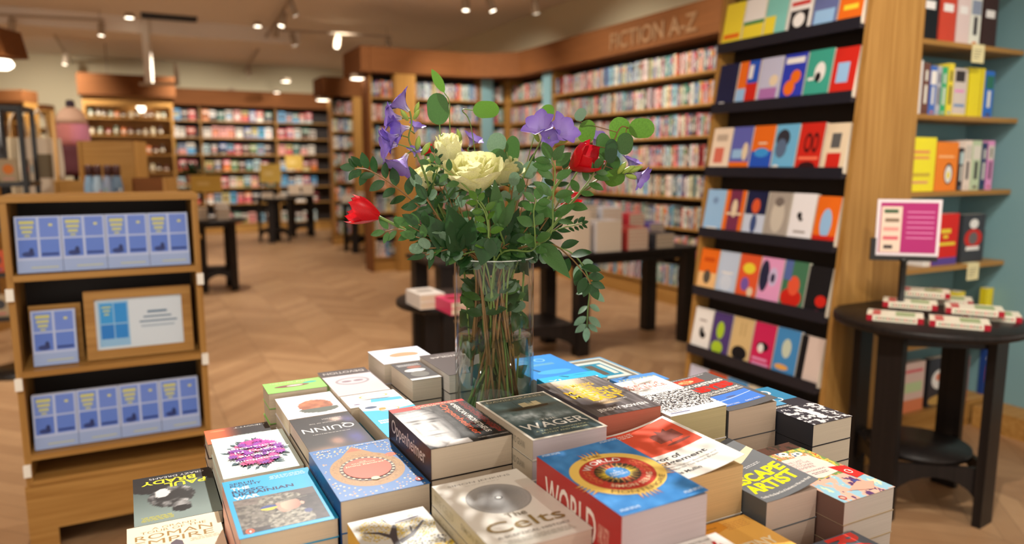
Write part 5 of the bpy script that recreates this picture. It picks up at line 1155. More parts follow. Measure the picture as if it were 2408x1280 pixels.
# key: a, b (far-left corner on the shop grid), top z, W, L, reversed, thickness, cover, spine, page, curl, art, nickname, spine text
ST = [
 ('oppen', .368, 1.156, 1.04, .134, .194, 0, .052, (22, 20, 22), (60, 52, 52), PG, 0, art_oppen, 'thick black and red paperback with a grey face', [('Oppenheimer', (206, 196, 190), .12, .92, .62)]),
 ('incarn', .234, 1.158, .99, .132, .198, 0, .043, (54, 108, 170), (34, 74, 132), PG, 0, art_incarn, 'thick blue paperback with an orange oval on gold', [('THE INCARNATIONS', (90, 130, 170), .2, .85, .3)]),
 ('celts', .347, .906, 1.01, .132, .2, 0, .026, (226, 224, 216), (196, 186, 160), (206, 192, 174), 0, art_celts, 'white paperback with a grey ringed shield', [('SIMON JENKINS', (150, 140, 110), .05, .5, .4), ('THE CELTS', (170, 160, 130), .62, .95, .4)]),
 ('world', .480, .848, 1.05, .130, .198, 0, .074, (70, 146, 214), (176, 48, 44), (196, 182, 184), .004, art_world, 'very thick blue paperback with a yellow and red sunburst', [('WORLD', (240, 226, 216), .26, .88, .55), ('A FAMILY HISTORY', (230, 180, 160), .12, .24, .3)]),  # page colour carries purple-grey shading from coloured light
 ('wager', .503, 1.099, 1.05, .132, .198, 0, .031, (228, 224, 212), (190, 178, 158), (206, 196, 202), 0, art_wager, 'paperback with a stormy sea and a white border', [('DAVID GRANN', (130, 124, 110), .12, .36, .35), ('THE WAGER', (130, 124, 110), .45, .9, .4)]),
 ('russo', .102, 1.16, .965, .13, .195, 0, .027, (32, 164, 218), (214, 150, 130), PG, 0, art_russo, 'cyan paperback with a camouflaged soldier', None),
 ('caco', .110, 1.416, .945, .128, .196, 1, .028, (214, 230, 224), (190, 200, 196), (222, 214, 202), 0, art_caco, 'pale mint paperback with a magenta flower burst', None),
 ('hewitt', .105, 1.498, .935, .118, .079, 1, .03, (60, 44, 44), (60, 40, 40), (206, 190, 170), 0, art_hewitt, 'orange and black book behind the magenta flower one', None),
 ('brady', -.022, 1.426, .89, .129, .197, 1, .022, (40, 42, 42), (30, 30, 32), (214, 204, 190), 0, art_brady, 'dark paperback with yellow lettering and a grey seated man', None),
 ('roman', -.032, 1.217, .895, .131, .2, 0, .031, (238, 222, 196), (214, 120, 84), (226, 206, 180), 0, art_roman, 'cream paperback with large gold capitals', None),
 ('quinn', .241, 1.354, .98, .110, .19, 1, .026, (30, 26, 28), (40, 36, 38), (214, 200, 180), 0, art_quinn, 'black paperback with widely spaced white capitals', None),
 ('hands', .240, 1.497, .98, .111, .139, 1, .030, (226, 224, 232), (220, 210, 210), (222, 206, 180), 0, art_hands, 'white book with a bearded portrait behind the black one', None),
 ('green', .229, 1.577, .99, .119, .074, 1, .031, (136, 196, 96), (120, 170, 90), (206, 190, 166), 0, art_green, 'green book at the back left corner', None),
 ('gold', .354, 1.424, .988, .111, .078, 1, .03, (240, 236, 230), (230, 226, 220), (226, 210, 186), 0, art_gold, 'white book with a gold ring design', None),
 ('bluegold', .368, 1.341, .990, .099, .178, 1, .031, (44, 172, 222), (40, 150, 200), (222, 208, 184), 0, art_bluegold, 'sky blue and white paperback left of the grey face one', None),
 ('devot', .353, 1.618, .988, .107, .19, 1, .030, (196, 186, 190), (190, 180, 184), (222, 206, 182), 0, art_devot, 'grey paperback with a dark top band', None),
 ('congo', .472, 1.628, 1.02, .12, .123, 1, .044, (216, 220, 238), (200, 204, 220), (206, 194, 176), 0, art_congo, 'lavender white book at the back left of the vase', None),
 ('face', .484, 1.498, 1.02, .064, .136, 1, .044, (60, 58, 60), (60, 58, 60), (210, 196, 176), 0, art_face, 'narrow dark book with a face behind the ring book', None),
 ('holes', .551, 1.502, 1.03, .125, .17, 1, .038, (74, 66, 66), (74, 66, 66), (222, 214, 204), 0, art_holes, 'dark grey book just left of the vase', None),
 ('teal', .600, 1.592, 1.0, .12, .088, 1, .04, (80, 176, 166), (80, 176, 166), (206, 196, 180), 0, art_teal, 'teal book at the back behind the dark grey one', None),
 ('bigblue', .688, 1.384, 1.03, .128, .181, 0, .035, (236, 236, 236), (200, 206, 214), (206, 200, 196), 0, art_blue, 'bright blue paperback just right of the vase', None),
 ('cyan', .678, 1.199, 1.04, .13, .051, 0, .035, (46, 176, 222), (40, 150, 200), (206, 200, 196), 0, art_cyan, 'cyan book between the blue one and the yellow titled one', None),
 ('greyteal', .823, 1.374, 1.01, .12, .181, 0, .03, (90, 150, 186), (90, 150, 186), (206, 196, 180), 0, art_greyteal, 'blue framed book with nested grey rectangles at the back', None),
 ('blueyel', .840, 1.189, 1.02, .11, .053, 0, .03, (84, 146, 214), (84, 146, 214), (206, 196, 180), 0, art_blueyel, 'mid blue book with yellow lettering at the back', None),
 ('midd', .648, 1.146, 1.048, .128, .2, 0, .046, (106, 102, 104), (90, 84, 88), (190, 112, 92), 0, art_midd, 'grey paperback with stretched yellow capitals and red edges', None),  # page colour holds red light reflected from the orange-red cover nearby
 ('legacy', .786, 1.134, 1.03, .126, .2, 0, .057, (242, 240, 236), (220, 214, 206), (196, 182, 140), .002, art_legacy, 'thick white paperback with a black speckled crowd', None),
 ('abyss', .914, 1.122, 1.02, .118, .19, 0, .054, (96, 96, 98), (80, 80, 82), (200, 180, 160), .007, art_abyss, 'grey paperback with big red capitals', None),
 ('TO', 1.034, 1.052, 1.0, .10, .2, 0, .04, (46, 48, 56), (46, 48, 56), (206, 196, 178), 0, art_to, 'blue and black book with white figures at the right end', None),
 ('error', .637, .931, 1.02, .129, .185, 0, .072, (236, 236, 230), (226, 220, 210), (214, 180, 130), .016, art_error, 'orange-red and white paperback with a curling cover', None),
 ('escape', .768, .887, .98, .103, .184, 0, .044, (108, 112, 116), (90, 94, 98), (206, 184, 168), .014, art_escape, 'grey paperback with bright yellow capitals', None),
 ('ottoman', .873, .859, .975, .11, .2, 0, .035, (190, 170, 140), (120, 90, 80), (200, 190, 180), .001, art_ottoman, 'colourfully painted book with a red flag corner', None),
 ('russia', .500, .650, .995, .124, .19, 0, .04, (236, 234, 230), (220, 214, 206), (216, 200, 180), 0, art_russia, 'white paperback with tall red capitals at the bottom edge', None),
 ('orange', .634, .736, .95, .125, .19, 0, .038, (244, 190, 96), (230, 170, 80), (216, 200, 176), 0, art_orange, 'apricot orange paperback at the bottom edge', None),
 ('bomber', .761, .657, .93, .13, .2, 0, .032, (90, 100, 114), (80, 90, 100), (206, 196, 186), 0, art_bomber, 'slate grey book with sideways red capitals', None),
 ('tree', .236, .934, .97, .108, .19, 0, .034, (206, 206, 200), (206, 160, 50), (216, 200, 176), 0, art_tree, 'grey and yellow book with a dark tree', None),
 ('beige', .125, .962, .92, .105, .19, 0, .03, (240, 216, 182), (226, 190, 150), (226, 206, 180), 0, art_beige, 'plain peach book left of the tree one', None),
 ('redking', .375, .703, .97, .103, .15, 0, .034, (206, 50, 44), (190, 40, 36), (216, 200, 180), 0, art_redking, 'red book below the ringed shield one', None),
]
bookctr = {}
def table_stack(key, a_, b_, z, W, L, rev, T, cov, spine, page, curl, art, nick, side_txt=None, maxn=9, dang=0):
    p = AB(a_, b_, z)
    # p = far-left corner of the top cover; direction of length is away from the viewer along b
    n = max(1, round((z - TZ) / T)); n = min(n, maxn); T = (z - TZ) / n
    rot = ROT + dang; ex = Vector((math.cos(rot), math.sin(rot), 0)); ey = Vector((-math.sin(rot), math.cos(rot), 0))
    near_left = p - ey * L
    rr = random.Random(hash(key) % 1000 if False else sum(map(ord, key)))
    for k in range(n):
        top = k == n - 1; zz = TZ + k * T
        j = 0 if top else rr.uniform(-.0012, .0012)
        base = near_left + ex * j; r_ = rot
        if rev: base = near_left + ex * (W + j) + ey * L; r_ = rot + math.pi
        if top: lab = nick + ', lying on the front table'
        else: lab = '%s copy below the top of the pile of the %s' % (ordw(n - 1 - k), nick)
        if not top: lab = ' '.join(lab.split()[:16])
        t = thing('paperback_book', lab, 'book', (base.x, base.y, zz + .00005 * k), r_, 'piles on the front book table')
        th = T - .0005
        if top: th = T
        make_cover(t, W, L, th, cov, spine, page, curl if top else 0)
        if side_txt:
            for (s, c, a, b, h) in side_txt: side_text(t, s, th, L, c, a=a, b=b, hgt=h)
        if top:
            A = Art(W, L); art(A); finish_art(t, A, W, L, th, curl)
    return p, n, T

for row in ST: table_stack(*row)
# ============================================================ glass vase, water and bouquet
VX, VY = -.034, 1.386; VR = .0755; VH = .475; VB = TZ + .0005; WL = 1.125
def glassmat(name, tint, fac=.7):
    m, n, l, p = newmat(name); n.remove(p); o = n['Material Output']
    tr = n.new('ShaderNodeBsdfTransparent'); tr.inputs[0].default_value = tint + (1,)
    gl = n.new('ShaderNodeBsdfGlossy'); gl.inputs['Roughness'].default_value = .02
    lw = n.new('ShaderNodeLayerWeight'); lw.inputs[0].default_value = .5
    pw = n.new('ShaderNodeMath'); pw.operation = 'POWER'; l.new(lw.outputs['Facing'], pw.inputs[0]); pw.inputs[1].default_value = 3
    tm = n.new('ShaderNodeMix'); tm.data_type = 'RGBA'; l.new(pw.outputs[0], tm.inputs[0]); tm.inputs[6].default_value = tint + (1,); tm.inputs[7].default_value = (tint[0] * .55, tint[1] * .6, tint[2] * .58, 1); l.new(tm.outputs[2], tr.inputs[0])
    fr = n.new('ShaderNodeMapRange'); fr.inputs[3].default_value = .035; fr.inputs[4].default_value = fac; l.new(pw.outputs[0], fr.inputs[0])
    nz_ = n.new('ShaderNodeTexNoise'); nz_.inputs['Scale'].default_value = 3
    bp = n.new('ShaderNodeBump'); bp.inputs['Strength'].default_value = .03; l.new(nz_.outputs['Fac'], bp.inputs['Height']); l.new(bp.outputs[0], gl.inputs['Normal'])
    mx = n.new('ShaderNodeMixShader'); l.new(fr.outputs[0], mx.inputs[0]); l.new(tr.outputs[0], mx.inputs[1]); l.new(gl.outputs[0], mx.inputs[2]); l.new(mx.outputs[0], o.inputs[0])
    return m
M_glass = glassmat('clear_glass', (.975, .985, .98)); M_water = glassmat('water', (.86, .91, .85), .7)
vt = thing('glass_vase', 'tall clear glass cylinder vase half full of water among the books', 'vase', (VX, VY, VB))
m = MB(); m.lathe([(0, 0), (VR - .002, 0), (VR, .003), (VR, VH - .0005)], 64); m.f = [f for f in m.f if len(f) == 4]; m.c = m.c[:len(m.f)]; m.sm = m.sm[:len(m.f)]; m.build('glass_body', M_glass, vt)
m = MB(); m.lathe([(VR - .004, VH), (VR, VH), (VR + .0002, VH + .0012), (VR - .002, VH + .002), (VR - .0042, VH + .0012)], 64, close=True); m.build('rim', plain('polished_glass_rim', (206, 214, 210), .15), vt)
m = MB(); m.lathe([(0, .001), (VR - .003, .001), (VR - .003, .011), (0, .012)], 48); m.build('glass_base', M_glass, vt)
m = MB(); m.lathe([(0, .013), (VR - .0045, .0145), (VR - .0045, WL - VB), (0, WL - VB)], 64); m.build('water', M_water, vt)
# leaf and petal materials
def leafmat(name, top, under, rough=.45, trans=.25, sat=1):
    m, n, l, p = newmat(name); g = n.new('ShaderNodeNewGeometry'); mx = n.new('ShaderNodeMix'); mx.data_type = 'RGBA'
    mx.inputs[6].default_value = lin(top); mx.inputs[7].default_value = lin(under); l.new(g.outputs['Backfacing'], mx.inputs[0])
    nz_ = n.new('ShaderNodeTexNoise'); nz_.inputs['Scale'].default_value = 40; nz_.inputs['Detail'].default_value = 2
    mr = n.new('ShaderNodeMapRange'); mr.inputs[3].default_value = .72; mr.inputs[4].default_value = 1.25; l.new(nz_.outputs['Fac'], mr.inputs[0])
    ml = n.new('ShaderNodeMix'); ml.data_type = 'RGBA'; ml.blend_type = 'MULTIPLY'; ml.inputs[0].default_value = 1; l.new(mx.outputs[2], ml.inputs[6]); l.new(mr.outputs[0], ml.inputs[7])
    l.new(ml.outputs[2], p.inputs['Base Color']); p.inputs['Roughness'].default_value = rough; p.inputs['Specular IOR Level'].default_value = .4
    t = n.new('ShaderNodeBsdfTranslucent'); l.new(ml.outputs[2], t.inputs[0]); ms = n.new('ShaderNodeMixShader'); ms.inputs[0].default_value = trans
    l.new(p.outputs[0], ms.inputs[1]); l.new(t.outputs[0], ms.inputs[2]); l.new(ms.outputs[0], n['Material Output'].inputs[0])
    return m
L_dark = leafmat('dark_leaf', (38, 76, 36), (112, 140, 106)); L_mid = leafmat('mid_leaf', (66, 108, 50), (140, 168, 128)); L_grey = leafmat('grey_green_leaf', (112, 144, 116), (176, 196, 170))
L_bright = leafmat('bright_leaf', (88, 134, 44), (120, 160, 80), trans=.45); L_stem = plain('green_stem', (112, 140, 66), .5); L_brown = plain('brown_stem', (128, 96, 52), .6)
P_rose = leafmat('cream_petal', (248, 246, 198), (240, 240, 184), .5, .35); P_red = leafmat('red_petal', (214, 18, 30), (200, 30, 44), .35, .3); P_pur = attrmat('purple_petal', .5)
def leaf(mb, base, d, up, L, W, kind='oval', fold=.18, droop=.15, n=7, col=None):
    d = d.normalized(); s = d.cross(up)
    if s.length < 1e-3: s = d.cross(Vector((1, .2, .1)))
    s.normalize(); nrm = s.cross(d).normalized(); row = []
    for i in range(n + 1):
        t = i / n if kind != 'round' else (1 - math.cos(math.pi * i / n)) / 2
        if kind == 'round': w = math.sqrt(max(0, 1 - (2 * t - 1) ** 2)) * (1 + .05 * math.sin(9 * t))
        elif kind == 'point': w = math.sin(math.pi * t ** .8) ** .9 * (1 - .25 * t)
        else: w = math.sin(math.pi * t ** .9) ** .75
        if i in (0, n): w = .02
        c = base + d * (L * t) - nrm * (droop * L * t * t); h = w * W / 2
        row.append((c + s * h + nrm * h * fold, c, c - s * h + nrm * h * fold))
    vs = [q for r in row for q in r]; fs = []
    for i in range(n):
        a = i * 3; fs += [(a, a + 3, a + 4, a + 1), (a + 1, a + 4, a + 5, a + 2)]
    mb.raw(vs, fs, col, True)
def spline(pts, n=8):
    pts = [Vector(p) for p in pts]; o = []
    P = [pts[0] * 2 - pts[1]] + pts + [pts[-1] * 2 - pts[-2]]
    for i in range(1, len(P) - 2):
        for k in range(n):
            t = k / n; a, b, c, d = P[i - 1], P[i], P[i + 1], P[i + 2]
            o.append(.5 * ((2 * b) + (c - a) * t + (2 * a - 5 * b + 4 * c - d) * t * t + (3 * b - a - 3 * c + d) * t ** 3))
    o.append(pts[-1]); return o
RB = random.Random(21); stem_n = [0]
def vase_path(tgt, depth_z=None):
    """from the vase floor through the opening towards tgt"""
    k = stem_n[0]; stem_n[0] += 1; d = Vector((tgt.x - VX, tgt.y - VY, 0))
    ang = math.atan2(d.y, d.x) + RB.uniform(-.7, .7); rr = min(.058, .025 + d.length * .2)
    rim = Vector((VX + rr * math.cos(ang), VY + rr * math.sin(ang), VB + VH))
    a2 = ang + math.pi + RB.uniform(-.8, .8); r2 = RB.uniform(.05, .067)
    bot = Vector((VX + r2 * math.cos(a2), VY + r2 * math.sin(a2), VB + RB.uniform(.02, .06)))
    low = Vector((VX + (bot.x - VX) * .88, VY + (bot.y - VY) * .88, VB + RB.uniform(.13, .18)))
    mid = Vector((VX + RB.uniform(-.02, .02), VY + RB.uniform(-.02, .02), VB + RB.uniform(.29, .36)))
    return [bot, low, mid, rim]
ZERO = Vector((0, 0, 0))
def branch(name, label, cat, via, leafspec, group, stemr=.0016, smat=None, start=None, instem=True):
    """via: world points after the rim. leafspec: dict(kind,L,W,mat,n,t0,pair)"""
    pre = start if start is not None else vase_path(via[0])
    path = spline(pre + via, 7); t = thing(name, label, cat, path[0], 0, group); o = Vector(path[0])
    m = MB(); loc = [p - o for p in path]; m.tube(loc, [stemr * (1.5 - .9 * i / len(loc)) for i in range(len(loc))], 6); m.build('stem', smat or (L_brown if stem_n[0] % 4 == 1 else L_stem), t)
    npre = (len(pre) - (0 if start is not None else 0)) * 7 if start is None else 0
    vis = loc[max(0, npre - 3):] if start is None else loc
    sp = leafspec; m = MB(); n = sp['n']; rr = sp.get('rnd', RB)
    for k in range(n):
        u = sp.get('t0', .1) + (1 - sp.get('t0', .1)) * (k + .5) / n; f = u * (len(vis) - 1); i = min(int(f), len(vis) - 2); p = vis[i].lerp(vis[i + 1], f - i)
        d = (vis[i + 1] - vis[i]).normalized(); view = Vector((0, -1, .25)); s = d.cross(view).normalized()
        for sgn in (-1, 1):
            if sp.get('alt') and (k + (sgn > 0)) % 2: continue
            dd = (s * sgn * .85 + d * .55 + Vector((RB.uniform(-.3, .3), RB.uniform(-.5, .3), RB.uniform(-.3, .3)))).normalized()
            up = (Vector((RB.uniform(-.5, .5), -1 + RB.uniform(-.3, .5), .5 + RB.uniform(-.3, .5)))); sc = RB.uniform(.8, 1.1) * (1 - .25 * u)
            leaf(m, p + dd * .003, dd, up, sp['L'] * sc, sp['W'] * sc, sp['kind'], droop=sp.get('droop', .15), fold=sp.get('fold', .15))
    dd = (vis[-1] - vis[-2]).normalized(); leaf(m, vis[-1], dd, Vector((0, -1, .4)), sp['L'] * .8, sp['W'] * .8, sp['kind'])
    if m.f: m.build('leaves', sp['mat'], t)
    return t, o
def rose(pos, axis, R, H, label, openness=1.0, via=None, seed=1):
    path = spline(vase_path(pos) + (via or []) + [pos - axis * .03, pos], 7); o = Vector(path[0]); t = thing('cream_rose', label, 'rose', o, 0, 'cream roses in the bouquet')
    m = MB(); m.tube([p - o for p in path], .0023, 7); m.build('stem', L_stem, t)
    Mx = Matrix.Translation(pos - o) @ axis.to_track_quat('Z', 'Y').to_matrix().to_4x4(); rr = random.Random(seed); m = MB()
    rings = [(3, .22, 1.0, .9), (3, .40, 1.0, .8), (4, .60, .98, .72), (5, .80, .92, .62), (5, 1.0, .82, .55)]
    for ri, (k, rad, hh, wd) in enumerate(rings):
        for j in range(k):
            ph = 2 * math.pi * j / k + ri * .7 + rr.uniform(-.15, .15); flare = (.05 + .30 * ri / 4) * openness; N, Mn = 7, 7; vs = []
            for a in range(N + 1):
                tt = a / N
                for b in range(Mn + 1):
                    ss = 2 * b / Mn - 1; edge = 1 - .16 * abs(ss) ** 2.5
                    r = R * rad * (.34 + .66 * math.sin(min(1, tt * 1.2) * math.pi * .5)) + R * flare * max(0, tt - .55) ** 1.6 * 2.0
                    wdt = (math.pi / k) * 1.5 * (.45 + .55 * math.sin(min(1, tt * 1.5) * math.pi * .5)) * (1 - .35 * max(0, tt - .75) / .25)
                    an = ph + ss * wdt; z = H * hh * tt * edge + H * .02 * math.sin(an * 5 + ri) * tt; r += R * .05 * math.sin(ss * 5 + ri * 2 + j) * tt - R * .06 * ss * ss * tt
                    vs.append(Mx @ Vector((r * math.cos(an), r * math.sin(an), z)))
            fs = [(a * (Mn + 1) + b, a * (Mn + 1) + b + 1, (a + 1) * (Mn + 1) + b + 1, (a + 1) * (Mn + 1) + b) for a in range(N) for b in range(Mn)]
            m.raw(vs, fs, None, True)
    m.build('petals', P_rose, t)
    m = MB()
    for j in range(5): a = 2 * math.pi * j / 5; q = Mx.to_3x3() @ Vector((math.cos(a), math.sin(a), .3)); leaf(m, pos - o, q, Mx.to_3x3() @ Vector((0, 0, 1)), R * 1.0, R * .3, 'point')
    m.build('sepals', L_mid, t)
def tulip(pos, axis, R, H, label, via):
    path = spline(vase_path(via[0]) + via + [pos], 7); o = Vector(path[0]); t = thing('red_tulip', label, 'tulip', o, 0, 'red tulips in the bouquet')
    m = MB(); m.tube([p - o for p in path], .0027, 7); m.build('stem', L_stem, t); Mx = Matrix.Translation(pos - o) @ axis.to_track_quat('Z', 'Y').to_matrix().to_4x4(); m = MB()
    for ring in (0, 1):
        for j in range(3):
            ph = 2 * math.pi * (j + ring * .5) / 3 + .4; vs = []; N, Mn = 8, 6
            for a in range(N + 1):
                tt = a / N
                for b in range(Mn + 1):
                    ss = 2 * b / Mn - 1; r = R * (.95 - .07 * ring) * math.sin(math.pi * min(.62, .08 + .56 * tt)) + R * .34 * max(0, tt - .6) ** 1.3
                    wdt = 1.05 * (1 - max(0, tt - .45) / .55) ** .7 if tt > .45 else 1.05
                    an = ph + ss * max(.03, wdt); vs.append(Mx @ Vector((r * math.cos(an), r * math.sin(an), H * tt - H * .05 * ss * ss)))
            fs = [(a * (Mn + 1) + b, a * (Mn + 1) + b + 1, (a + 1) * (Mn + 1) + b + 1, (a + 1) * (Mn + 1) + b) for a in range(N) for b in range(Mn)]
            m.raw(vs, fs, None, True)
    m.build('petals', P_red, t)
def floret(mb, pos, axis, S, seed, op=1.0):
    Mx = Matrix.Translation(pos) @ axis.to_track_quat('Z', 'Y').to_matrix().to_4x4(); rr = random.Random(seed); rot0 = rr.uniform(0, 6)
    base, midc, edge = (226, 222, 196), (178, 160, 224), (128, 100, 200)
    def cc(t): return mixc(base, midc, t * 3) if t < .33 else mixc(midc, edge, (t - .33) * 1.5)
    for j in range(6):
        ph = rot0 + 2 * math.pi * j / 6; N, Mn = 7, 4; n0 = len(mb.v); C = []
        for a in range(N + 1):
            tt = a / N
            for b in range(Mn + 1):
                ss = 2 * b / Mn - 1
                tube = min(1, tt / .45); r = S * (.05 + .13 * tube ** 2) + S * .95 * op * max(0, tt - .38) ** 1.25 * (1.1 if j % 2 else .9)
                z = S * (.85 * tt) - S * .55 * op * max(0, tt - .6) ** 1.4
                w = S * (.07 + .05 * tube) if tt < .45 else S * .30 * math.sin(math.pi * (.28 + .70 * (tt - .45) / .55)) ** .8 + S * .01
                c = Vector((r, 0, z + w * .25 * ss * ss)); y = w * ss; q = Vector((c.x * math.cos(ph) - y * math.sin(ph), c.x * math.sin(ph) + y * math.cos(ph), c.z)); mb.v.append(tuple(Mx @ q)); C.append(tuple(cc(min(1, tt + .08 * abs(ss)))))
        for a in range(N):
            for b in range(Mn):
                i = a * (Mn + 1) + b; mb.f.append((n0 + i, n0 + i + 1, n0 + i + Mn + 2, n0 + i + Mn + 1)); mb.c.append([C[i], C[i + 1], C[i + Mn + 2], C[i + Mn + 1]]); mb.sm.append(True)
def freesia(label, via, flowers, buds, S=.040):
    path = spline(vase_path(via[0]) + via, 7); o = Vector(path[0]); t = thing('purple_freesia', label, 'freesia', o, 0, 'purple freesias in the bouquet')
    m = MB(); m.tube([p - o for p in path], .0016, 6)
    for (p, ax, s, sd) in flowers:
        near = min(path, key=lambda q: (q - p).length); m.tube([near - o, p - ax.normalized() * S * .05 - o, p - o], .0012, 5)
    m.build('stem', L_stem, t)
    for (p, ax, s, sd) in flowers:
        mb = MB(); floret(mb, p - o, ax.normalized(), S * s, sd, 1.0); mb.build('flower', P_pur, t)
    m = MB()
    for (p, ax, s) in buds:
        Mx = Matrix.Translation(p - o) @ ax.normalized().to_track_quat('Z', 'Y').to_matrix().to_4x4()
        m.lathe([(0, 0), (.0028 * s, .003 * s), (.0042 * s, .010 * s), (.0036 * s, .017 * s), (0, .024 * s)], 10, (150, 176, 76), M=Mx)
    if m.f: m.build('buds', P_pur, t)
V = Vector
def B(px, py, D=1.38): return at(px, py, D)
# roses
rose(B(1118, 446, 1.34), V((-.05, -.45, 1)).normalized(), .046, .062, 'largest pale yellow rose at the centre of the bouquet', 1.1, seed=2)
rose(B(1056, 404, 1.40), V((-.02, -.12, 1)).normalized(), .025, .072, 'tall narrow pale yellow rosebud left of the largest rose', .5, seed=3)
rose(B(1172, 432, 1.42), V((.35, -.35, 1)).normalized(), .034, .055, 'pale yellow rose tucked to the right behind the largest one', 1.0, seed=4)
rose(B(1014, 440, 1.43), V((-.35, -.35, 1)).normalized(), .027, .042, 'small pale yellow rose low at the left of the roses', .8, seed=5)
# tulips
tulip(B(889, 509, 1.32), V((-1, -.15, .32)), .027, .056, 'red tulip pointing left at the left side of the bouquet', [B(1040, 585, 1.34), B(960, 545, 1.33)])
tulip(B(1345, 392, 1.33), V((.75, -.45, .45)), .030, .054, 'open red tulip at the upper right of the bouquet', [B(1240, 560, 1.36), B(1300, 450, 1.34)])
tulip(B(1322, 486, 1.46), V((.9, .1, .5)), .018, .040, 'small half hidden red tulip below the open red one', [B(1230, 580, 1.44), B(1280, 520, 1.46)])
tulip(B(1000, 366, 1.46), V((.3, -.1, .5)), .009, .026, 'thin closed red tulip bud behind the roses', [B(1060, 560, 1.46), B(1015, 430, 1.47)])
# freesias
freesia('purple freesia spray at the upper left of the bouquet', [B(1050, 560, 1.36), B(1010, 440, 1.36), B(988, 380, 1.35), B(962, 330, 1.34), B(968, 290, 1.34), B(964, 262, 1.34)],
    [(B(962, 262, 1.34), V((-.75, -.2, .75)), 1.15, 1), (B(945, 278, 1.33), V((-1, -.3, .12)), 1.0, 2), (B(962, 300, 1.33), V((-.8, -.5, -.15)), 1.0, 3), (B(938, 318, 1.33), V((-.9, -.4, -.35)), .9, 4), (B(975, 312, 1.36), V((.3, -.3, .8)), .6, 9)],
    [(B(972, 282, 1.33), V((.5, -.3, .7)), 1), (B(960, 285, 1.33), V((-.4, -.4, .7)), 1.1), (B(975, 268, 1.34), V((.4, 0, 1)), 1)])
freesia('purple freesia spray drooping at the left of the bouquet', [B(1055, 565, 1.38), B(1005, 430, 1.35), B(985, 375, 1.34), B(972, 350, 1.33)],
    [(B(958, 362, 1.33), V((-.45, -.4, -.85)), 1.2, 5), (B(935, 340, 1.33), V((-1, -.3, -.15)), 1.05, 6), (B(975, 368, 1.34), V((.1, -.3, .6)), .55, 7)],
    [(B(990, 366, 1.34), V((.6, -.2, .8)), 1.3), (B(995, 385, 1.34), V((.9, -.2, .4)), 1.1), (B(980, 355, 1.34), V((.2, -.2, 1)), 1.2)])
freesia('purple freesia with two open blooms at the upper right', [B(1190, 570, 1.36), B(1222, 440, 1.36), B(1258, 360, 1.35), B(1276, 325, 1.34)],
    [(B(1278, 318, 1.34), V((-.35, -.75, .75)), 1.15, 11), (B(1305, 322, 1.34), V((.55, -.7, .45)), 1.15, 12), (B(1290, 325, 1.33), V((.1, -.9, .1)), .7, 13)],
    [(B(1290, 340, 1.34), V((.6, -.3, .2)), 1.3), (B(1268, 335, 1.34), V((-.3, -.3, .6)), 1.1), (B(1300, 335, 1.34), V((.8, -.3, .1)), 1.3)])
freesia('purple freesia behind the open red tulip', [B(1260, 560, 1.42), B(1360, 400, 1.42), B(1392, 350, 1.42)], [(B(1396, 345, 1.42), V((.35, -.5, .9)), .9, 15)], [(B(1388, 360, 1.42), V((.5, 0, .6)), 1)])
freesia('purple freesia with green buds at the far right of the bouquet', [B(1270, 570, 1.38), B(1380, 440, 1.36), B(1450, 412, 1.35), B(1480, 404, 1.34)],
    [(B(1488, 404, 1.34), V((.7, -.4, -.45)), .9, 17), (B(1478, 400, 1.36), V((.35, -.2, .85)), .75, 18)],
    [(B(1462, 408, 1.34), V((.8, -.3, .5)), 1.2), (B(1472, 404, 1.34), V((.8, -.3, .2)), 1.2), (B(1452, 410, 1.34), V((.5, -.3, .8)), 1.2), (B(1470, 412, 1.34), V((.8, -.3, -.2)), 1.1), (B(1480, 402, 1.34), V((.9, -.3, .3)), 1.1)])
freesia('half seen purple freesia behind the roses', [B(1120, 560, 1.46), B(1112, 400, 1.47), B(1100, 350, 1.47)], [(B(1104, 345, 1.47), V((.5, -.3, .8)), .8, 21), (B(1096, 360, 1.47), V((-.6, -.3, .2)), .8, 22)], [(B(1085, 335, 1.47), V((-.3, 0, 1)), 1.2)])
# large round leaves on thin stems
def bigleaf(px, py, D, ang, L, W, mat, label, kind='round', via=None, tiltv=None, nl=1):
    c = B(px, py, D); d = V((math.cos(math.radians(ang)), 0, math.sin(math.radians(ang)))); b = c - d * (L / 2)
    path = spline(vase_path(c) + (via or []) + [b - d * .02, b], 7); o = V(path[0]); t = thing('eucalyptus_sprig', label, 'eucalyptus', o, 0, 'round-leaved eucalyptus sprigs')
    m = MB(); m.tube([p - o for p in path], .0011, 5); m.build('stem', L_brown if nl > 1 else L_stem, t); m = MB(); leaf(m, b - o, d, tiltv or V((0, -1, .3)), L, W, kind, droop=.06, fold=.1, n=10)
    m.build('leaves', mat, t)
bigleaf(1030, 256, 1.36, 95, .058, .042, L_mid, 'large dark round leaf standing highest above the roses', via=[B(1062, 480, 1.4), B(1045, 330, 1.38)])
bigleaf(1143, 258, 1.40, 2, .050, .036, L_bright, 'bright green round leaf high right of the tall rosebud', via=[B(1130, 480, 1.44), B(1108, 300, 1.42)])
bigleaf(1030, 190, 1.40, 118, .050, .018, L_bright, 'slim bright leaf at the very top of the bouquet', 'oval', via=[B(1072, 480, 1.44), B(1058, 300, 1.42)])
bigleaf(1283, 270, 1.48, 60, .045, .030, L_bright, 'green leaf half hidden behind the upper right freesia', via=[B(1215, 480, 1.48)])
